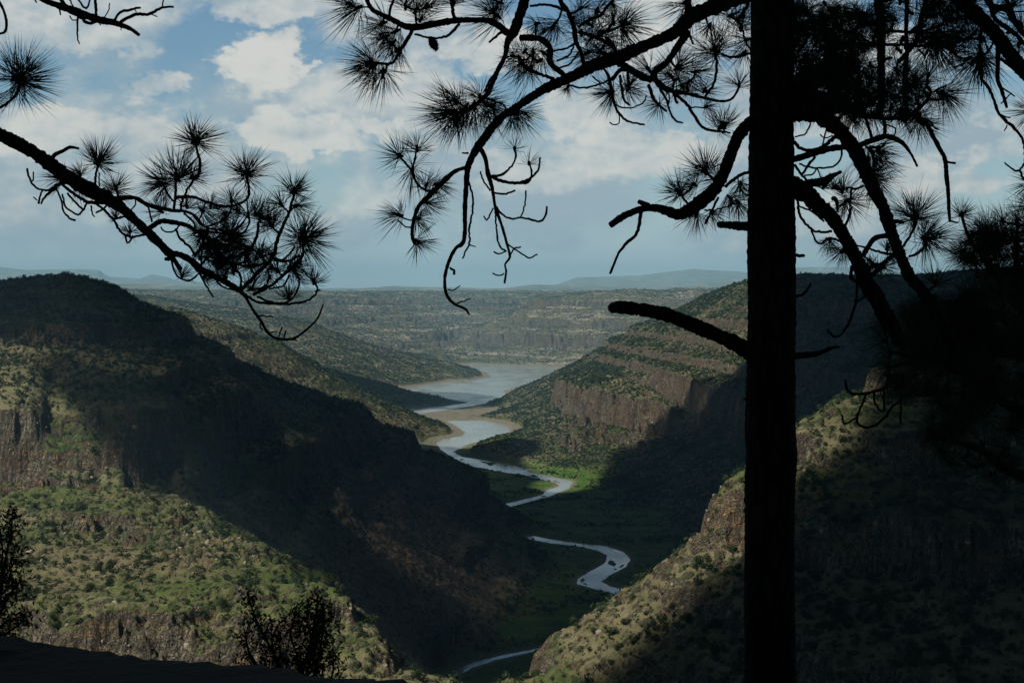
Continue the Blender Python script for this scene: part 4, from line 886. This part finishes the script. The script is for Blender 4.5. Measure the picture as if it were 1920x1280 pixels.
# ------------------------------------------------------------------ rock ledge under the viewpoint
def ledge():
    xs = np.linspace(-14, 14, 240); ys = np.concatenate([np.linspace(-60, 0, 40)[:-1], np.linspace(0, 16, 190)])
    X, Y = np.meshgrid(xs, ys)
    edge = np.interp(X, [-14, -2.7, -2.2, -1.5, -.85, -0.35, 0.3, 1.5, 3, 6, 14], [7.0, 6.3, 6.3, 5.9, 5.6, 5.3, 4.8, 4.5, 5.5, 6.0, 6.0])
    zt = np.interp(X, [-14, -2.7, -2.2, -1.5, -.85, -.35, .2, 2, 14], [298.9, 298.50, 298.46, 298.48, 298.51, 298.55, 298.5, 298.0, 297.6])
    n = fbm(X*1.1, Y*1.1, 5, .55, 201)
    z = zt+.030*n+.014*fbm(X*7, Y*7, 3, .6, 211)+.012*np.round(2.5*fbm(X*.7, Y*1.4, 3, .5, 207)) - np.clip(Y-edge, 0, 99)*1.1 - np.clip(Y-edge-2, 0, 99)*.2 + fbm(X*.5, Y*.5, 4, .5, 203)*np.clip(Y-edge, 0, 1)*.8
    z = np.where(Y < 0, zt+.15*fbm(X*.3, Y*.3, 4, .5, 205)-.0*Y, z)
    V = np.stack([X, Y, z], -1).reshape(-1, 3); r, c = X.shape; i = np.arange(r*c).reshape(r, c)
    Q = np.stack([i[:-1, :-1], i[:-1, 1:], i[1:, 1:], i[1:, :-1]], -1).reshape(-1, 4)
    m, nb, p = new_mat('ledge_rock'); geo = m.node_tree.nodes.new('ShaderNodeNewGeometry'); o = geo.outputs['Position']
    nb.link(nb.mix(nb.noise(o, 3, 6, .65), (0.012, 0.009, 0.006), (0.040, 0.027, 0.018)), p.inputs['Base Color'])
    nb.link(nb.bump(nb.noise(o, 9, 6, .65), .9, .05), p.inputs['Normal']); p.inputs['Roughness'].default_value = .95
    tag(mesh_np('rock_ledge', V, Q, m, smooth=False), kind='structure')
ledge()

# ------------------------------------------------------------------ scrub and boulders on the canyon slopes
def quads_to_mesh(name, C, A, B, mat):
    """C centres, A/B half axes -> one mesh of small leaf faces"""
    V = np.stack([C-A, C+B, C+A, C-B], 1).reshape(-1, 3); return mesh_np(name, V, np.arange(len(V)).reshape(-1, 4), mat)
def clump(g, n, leaf):
    """unit clump: n leaf faces through a lumpy dome, about 1 wide and 0.8 high"""
    k = 5; lobes = np.stack([g.uniform(-.28, .28, k), g.uniform(-.28, .28, k), g.uniform(.18, .5, k)], 1); lr = g.uniform(.20, .36, k)
    w = g.integers(0, k, n); d = g.normal(size=(n, 3)); d /= np.linalg.norm(d, axis=1)[:, None]
    c = lobes[w]+d*(lr[w]*g.uniform(.75, 1.05, n))[:, None]; c[:, 2] = np.maximum(c[:, 2], .02)
    a = np.cross(d, g.normal(size=(n, 3))); a /= np.linalg.norm(a, axis=1)[:, None]; b = np.cross(d, a)+.35*g.normal(size=(n, 3))
    s = leaf*g.uniform(.6, 1.3, n)[:, None]
    return c, a*s, b*s*.8
def scatter():
    g = np.random.default_rng(99)
    E = (TZ-HC)/TY; runmax = np.maximum.accumulate(E, 0)
    dzdy = np.gradient(TZ, axis=0)/np.gradient(TY, axis=0)
    dt = TS[1]-TS[0]; dzdx = np.gradient(TZ, axis=1)/(dt*TY); slope = np.hypot(dzdx, dzdy)
    dl = np.gradient(LS)
    area = (TY**2)*dt*dl[:, None]
    U = 960+TX/TY*F
    vis = (E+7.0/TY >= runmax) & (TY > 330) & (TY < 9500) & (U > -40) & (U < 1960)
    pat = fbm(TX/55, TY/55, 4, .6, 301); pat2 = fbm(TX/260, TY/260, 3, .5, 302)
    den = 1/24*np.exp(3.0*pat+1.8*pat2)
    den = np.where(TY < 950, den*np.where(U > 930, 1.35, .66), den); den = np.where((TY > 950) & (TY < 2900) & (U < 960), den*1.25, den)
    den = np.where((TY > 1300) & (TY < 4300) & (U > 960), den*1.5, den)
    den = np.where(TY > 5000, den*.40, den)
    den = den*np.where(slope > 1.15, .18, 1)*np.where(TZ < 4.5, np.where((TZ > .6) & (TY < 2450), .55*sstep(pat, -.02, .22), 0.0), np.where(TZ < 7, .35, 1))
    # the grassy slope of the big hill is nearly bare
    bare = (U > 480) & (U < 1000) & (TY > 980) & (TY < 1700) & (TZ > 12) & (TZ < 125)
    den = np.where(bare, den*.22, den)
    lam = np.where(vis, den*area, 0); cnt = g.poisson(np.minimum(lam, 3))
    jj, ii = np.nonzero(cnt); rep = cnt[jj, ii]; jj = np.repeat(jj, rep); ii = np.repeat(ii, rep)
    n = len(jj); y = TY[jj, ii]; x = TX[jj, ii]+g.uniform(-.5, .5, n)*dt*y; z = TZ[jj, ii]
    size = np.exp(g.normal(math.log(2.5), .42, n)); size = np.clip(size, .9, 6.5); size = np.where(y > 2900, size*1.35, size); size = np.where((y < 950) & (x < 0), size*.95, size)
    print('shrubs', n)
    M = leaf_mat('scrub_leaves', (0.010, 0.024, 0.008), (0.032, 0.056, 0.018), 0.25)
    uu = 960+x/y*F; vv = V0+(HC-z)/y*F; inframe = (uu > 5) & (uu < 1915) & (vv < 1275) & (E[jj, ii]+.8/y >= runmax[jj, ii])
    app = np.where(inframe, size/y, 0)
    big = np.argsort(-app)[:300]; isbig = np.zeros(n, bool); isbig[big] = True
    # individuals
    protos = []
    for k in range(6):
        c, a, b = clump(g, 420, .045); me = quads_to_mesh('shrub', c, a, b, M); protos.append(me)
    first = set()
    regs = {'A': ('leafy green shrub dotted on the sunlit grassy shelf at lower left', 'shrubs on the near left shelf'),
            'G': ('rounded green shrub dotted on the near right spur beside the tall trunk', 'shrubs on the near right spur'),
            'B': ('dark shrub clinging to the big shaded hill on the left', 'shrubs on the big left hill'),
            'R': ('small shrub on the far slopes of the canyon', 'shrubs on the far slopes')}
    for q in big:
        k = int(g.integers(0, 6)); o = protos[k]
        if k in first: o = o.copy(); sc.collection.objects.link(o)
        first.add(k)
        r = 'A' if (uu[q] < 950 and y[q] < 925) else 'G' if y[q] < 950 else 'B' if (uu[q] < 1000 and y[q] < 2000) else 'R'
        tag(o, regs[r][0], 'shrub', regs[r][1])
        s = float(size[q]); o.location = (float(x[q]), float(y[q]), float(z[q])-.1*s); o.scale = (s, s, s*float(g.uniform(.8, 1.1))); o.rotation_euler = (0, 0, float(g.uniform(0, 6.28)))
    # the rest as ground cover, coarser with distance
    Cs, As, Bs = [], [], []
    for lo, hi, nl, lf, npz in [(0, 900, 80, .085, 14), (900, 2000, 28, .14, 12), (2000, 3600, 13, .20, 10), (3600, 99999, 7, .27, 8)]:
        sel = np.nonzero((y >= lo) & (y < hi) & ~isbig)[0]
        for k in range(npz):
            sk = sel[k::npz]
            if not len(sk): continue
            c, a, b = clump(g, nl, lf); th = g.uniform(0, 6.28, len(sk)); co, si = np.cos(th), np.sin(th)
            def rot(vv_): return np.stack([vv_[None, :, 0]*co[:, None]-vv_[None, :, 1]*si[:, None], vv_[None, :, 0]*si[:, None]+vv_[None, :, 1]*co[:, None], np.repeat(vv_[None, :, 2], len(sk), 0)], -1)
            s_ = size[sk][:, None, None]; base = np.stack([x[sk], y[sk], z[sk]-.08*size[sk]], -1)[:, None]
            Cs.append((rot(c)*s_+base).reshape(-1, 3)); As.append((rot(a)*s_).reshape(-1, 3)); Bs.append((rot(b)*s_).reshape(-1, 3))
    o = quads_to_mesh('scrub', np.vstack(Cs), np.vstack(As), np.vstack(Bs), M)
    tag(o, 'low dark green scrub covering the canyon slopes', 'scrub', None, 'stuff')
    # boulders along the rims and on the slopes
    lam = np.where(vis & (TY < 2600), area*(0.0010+0.022*np.clip(TC, 0, 1))*np.exp(2.5*fbm(TX/22, TY/22, 3, .6, 311))*np.where(TZ < 6, 0, 1), 0)
    cnt = g.poisson(np.minimum(lam, 3)); jj, ii = np.nonzero(cnt); n = len(jj); print('boulders', n)
    if n > 45000: k = g.choice(n, 45000, replace=False); jj = jj[k]; ii = ii[k]; n = 45000
    y = TY[jj, ii]; x = TX[jj, ii]+g.uniform(-.5, .5, n)*dt*y; z = TZ[jj, ii]; s = np.clip(np.exp(g.normal(math.log(.6), .45, n)), .25, 1.9)*(1+.25*(y > 1200))
    ph = (1+5**.5)/2; ico = np.array([(-1, ph, 0), (1, ph, 0), (-1, -ph, 0), (1, -ph, 0), (0, -1, ph), (0, 1, ph), (0, -1, -ph), (0, 1, -ph), (ph, 0, -1), (ph, 0, 1), (-ph, 0, -1), (-ph, 0, 1)])/1.9
    fc = np.array([(0, 11, 5), (0, 5, 1), (0, 1, 7), (0, 7, 10), (0, 10, 11), (1, 5, 9), (5, 11, 4), (11, 10, 2), (10, 7, 6), (7, 1, 8), (3, 9, 4), (3, 4, 2), (3, 2, 6), (3, 6, 8), (3, 8, 9), (4, 9, 5), (2, 4, 11), (6, 2, 10), (8, 6, 7), (9, 8, 1)])
    V = ico[None]*g.uniform(.5, 1.35, (n, 12, 1))*np.stack([g.uniform(.7, 1.2, n), g.uniform(.7, 1.2, n), g.uniform(.6, 1.5, n)], -1)[:, None]*s[:, None, None]+np.stack([x, y, z+.1*s], -1)[:, None]
    Fq = (fc[None]+np.arange(n)[:, None, None]*12).reshape(-1, 3)
    m, nb, p = new_mat('boulder_rock'); geo = m.node_tree.nodes.new('ShaderNodeNewGeometry')
    nb.link(nb.mix(nb.noise(geo.outputs['Position'], .4, 4, .6), (0.13, 0.10, 0.075), (0.36, 0.30, 0.22)), p.inputs['Base Color']); p.inputs['Roughness'].default_value = .95
    tag(mesh_np('boulders', V.reshape(-1, 3), Fq, m), 'pale broken rocks strewn along the cliff edges and slopes', 'rocks', None, 'stuff')
scatter()
